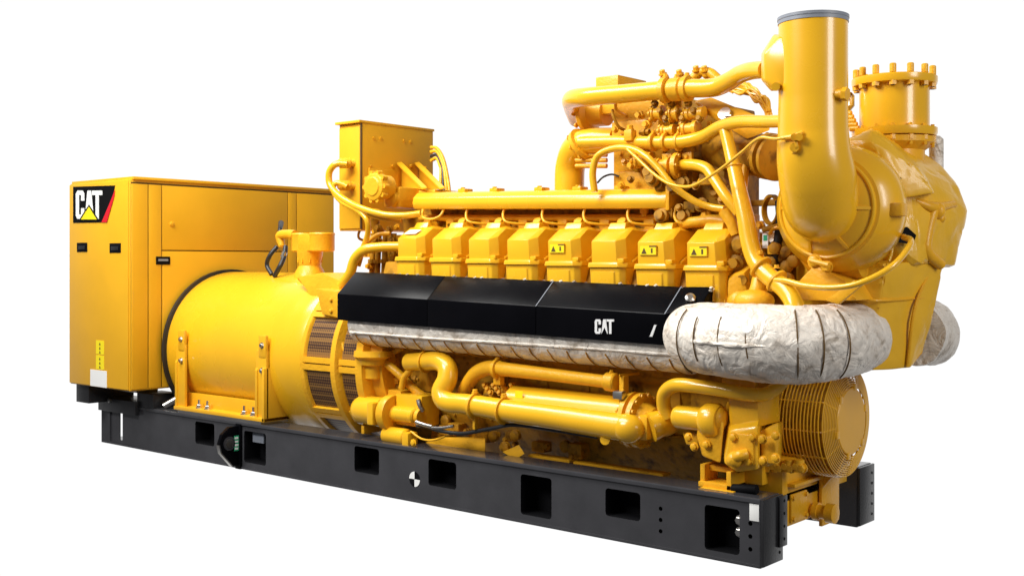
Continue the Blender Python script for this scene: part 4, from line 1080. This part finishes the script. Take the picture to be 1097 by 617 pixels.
b.hull([A(*q, y=.12) for q in ((731, 462), (748, 464), (748, 478), (735, 476))]+[A(*q, y=.25) for q in ((731, 462), (748, 464), (748, 478), (735, 476))], .015)
for q in ((738, 468), (744, 478), (757, 476), (757, 452)): b.bolt(A(*q, y=.05), (0, -1, 0), .02, .02)
b.done('pump_casting', CAST, root)
b = MB()      # front gear case, water pump
b.box((6.12, .34, .52), (6.52, 1.13, 1.35), .03)
b.box((6.3, .5, 1.3), (6.6, 1.0, 1.75), .03)
gc = b.done('gear_case', DULL, root)
b = MB()
b.hull([A(*q, y=.05) for q in ((781, 462), (812, 456), (813, 503), (790, 506), (775, 496))]+[A(*q, y=.35) for q in ((778, 425), (820, 420), (820, 495), (785, 500))], .02)
b.hull([A(*q, y=.12) for q in ((813, 462), (834, 452), (836, 488), (826, 500), (812, 500))]+[A(*q, y=.42) for q in ((813, 460), (838, 450), (838, 488), (812, 498))], .02)
b.hull([A(*q, y=.10) for q in ((780, 424), (812, 430), (812, 458), (782, 460))]+[A(*q, y=.3) for q in ((780, 420), (836, 420), (836, 452), (782, 456))], .02)
b.done('water_pump', GLOSS, root)
b = MB()
p0, p1 = A(784, 496, y=.045), A(808, 466, y=.045); b.box((p0.x, .035, p0.z), (p1.x, .09, p1.z), .012)
p0, p1 = A(816, 495, y=.10), A(832, 468, y=.10); b.box((p0.x, .09, p0.z), (p1.x, .15, p1.z), .015)
for q in ((785, 492), (793, 490), (802, 494), (786, 468), (806, 468), (817, 470), (831, 466), (831, 490), (818, 493)): b.bolt(A(*q, y=.035), (0, -1, 0), .02, .02)
b.tube([A(782, 494, y=.04), A(792, 488, y=.0), A(800, 486, y=.03)], .03, n=12)
b.ball(A(787, 492, y=.02), .045)
b.done('pump_cover', CAST, root)
b = MB()
for k in range(8): b.bolt(A(818+k*6, 499+2*(k % 2), y=.3), (0, -1, 0), .022, .03)
for px in (822, 832, 846, 856): b.cyl(A(px, 505, y=.3), A(px, 492, y=.3), .03, n=12)
b.done('hose_spigot', CAST, root)
b = MB(); b.tube([A(780, 408, y=.2), A(790, 411, y=.15), A(800, 412, y=.15)], .04, n=12); b.ball(A(800, 411, y=.15), .05); b.done('elbow_fitting', CAST, root)
# mounts and supports at the front
b = MB()
p0, p1 = A(750, 520, y=.10), A(785, 505, y=.10); b.box((p0.x, .08, p0.z), (p1.x, .25, p0.z+.03), .004); b.box((p0.x, .10, p0.z), (p0.x+.03, .25, p1.z+.02), .004); b.box((p1.x-.03, .08, p0.z), (p1.x, .25, p1.z), .004); b.box((p0.x, .15, p1.z-.02), (p1.x, .25, p1.z+.01), .004)
b.box((p0.x+.03, .05, RH), (p1.x+.03, .2, p0.z+.002), .004)
b.done('engine_mount', CAST, root)
b = MB(); b.cyl(A(785, 523, y=.10), A(811, 524, y=.10), .026, n=14); b.done('mount_rod', DARK, root)
MB().box((6.40, .235, .40), (6.60, .60, .585), .01).done('support_block', PAINT, root)
b = MB(); b.box((6.70, .74, .10), (6.72, .98, .52), .004); b.prism([(6.70, .745, .30), (6.86, .745, .50), (6.70, .745, .52)], (0, .02, 0)); b.box((6.69, .36, .385), (6.735, .74, .405), .004); b.done('support_angle', CAST, root)
b = MB(); b.box((6.69, .38, .18), (6.705, .58, .34), .006)
for q_ in ((.40, .20), (.56, .20), (.40, .32), (.56, .32)): b.bolt((6.704, q_[0], q_[1]), X, .013, .014)
b.done('support_cover', CAST, root)
b = MB()
b.box((6.42, .30, .30), (6.69, 1.16, .54), .008)
b.box((6.40, .34, .16), (6.69, .92, .36), .01)
b.done('front_support', PAINT, root)
b = MB(); c0, c1 = A(858, 549, y=.34), A(889, 549.5, y=.34)
c0 = Vector((6.80, .42, c0.z)); d = X
b.lathe((6.68, .66, .205), X, [(0, .035), (.03, .04), (.03, .052), (.06, .052), (.06, .04), (.11, .04), (.11, .056), (.16, .056), (.165, .03)], 28)
b.done('drain_coupling', CAST, root)

# ------------------------------------------------------------------ ribbed wire guard over the front pulley
GXc, GZc, GRr = 6.87, .735, .325
b = MB()
for k in range(14):
    b.torus((6.57+k*.0215, YM, GZc), X, GRr, .0042, 72, 6)
for k in range(10):
    b.torus((6.872+.0035*k, YM, GZc), X, GRr-.006-k*.0125, .0040, 72, 6)
for k in range(12):
    a = 2*pi*k/12+.1; d = Vector((0, cos(a), sin(a)))
    b.tube([Vector((6.56, YM, GZc))+d*(GRr-.008), Vector((6.87, YM, GZc))+d*(GRr-.008), Vector((6.90, YM, GZc))+d*.20], .006, n=6, smooth=False)
gd = b.done('wire_guard', GLOSS, root)
b = MB(); b.lathe((6.885, YM, GZc), X, [(0, .193), (.018, .193), (.022, .188)], 56)
for k in range(6): a = k*pi/3+.3; b.box((6.88, YM+.2*cos(a)-.02, GZc+.2*sin(a)-.02), (6.91, YM+.2*cos(a)+.02, GZc+.2*sin(a)+.02), .004)
b.done('guard_disc', PAINT, gd)
b = MB(); b.lathe((6.50, YM, GZc), X, [(0, .30), (.10, .30), (.10, .27), (.34, .27), (.36, .24)], 56); b.done('crank_pulley', DULL, root)
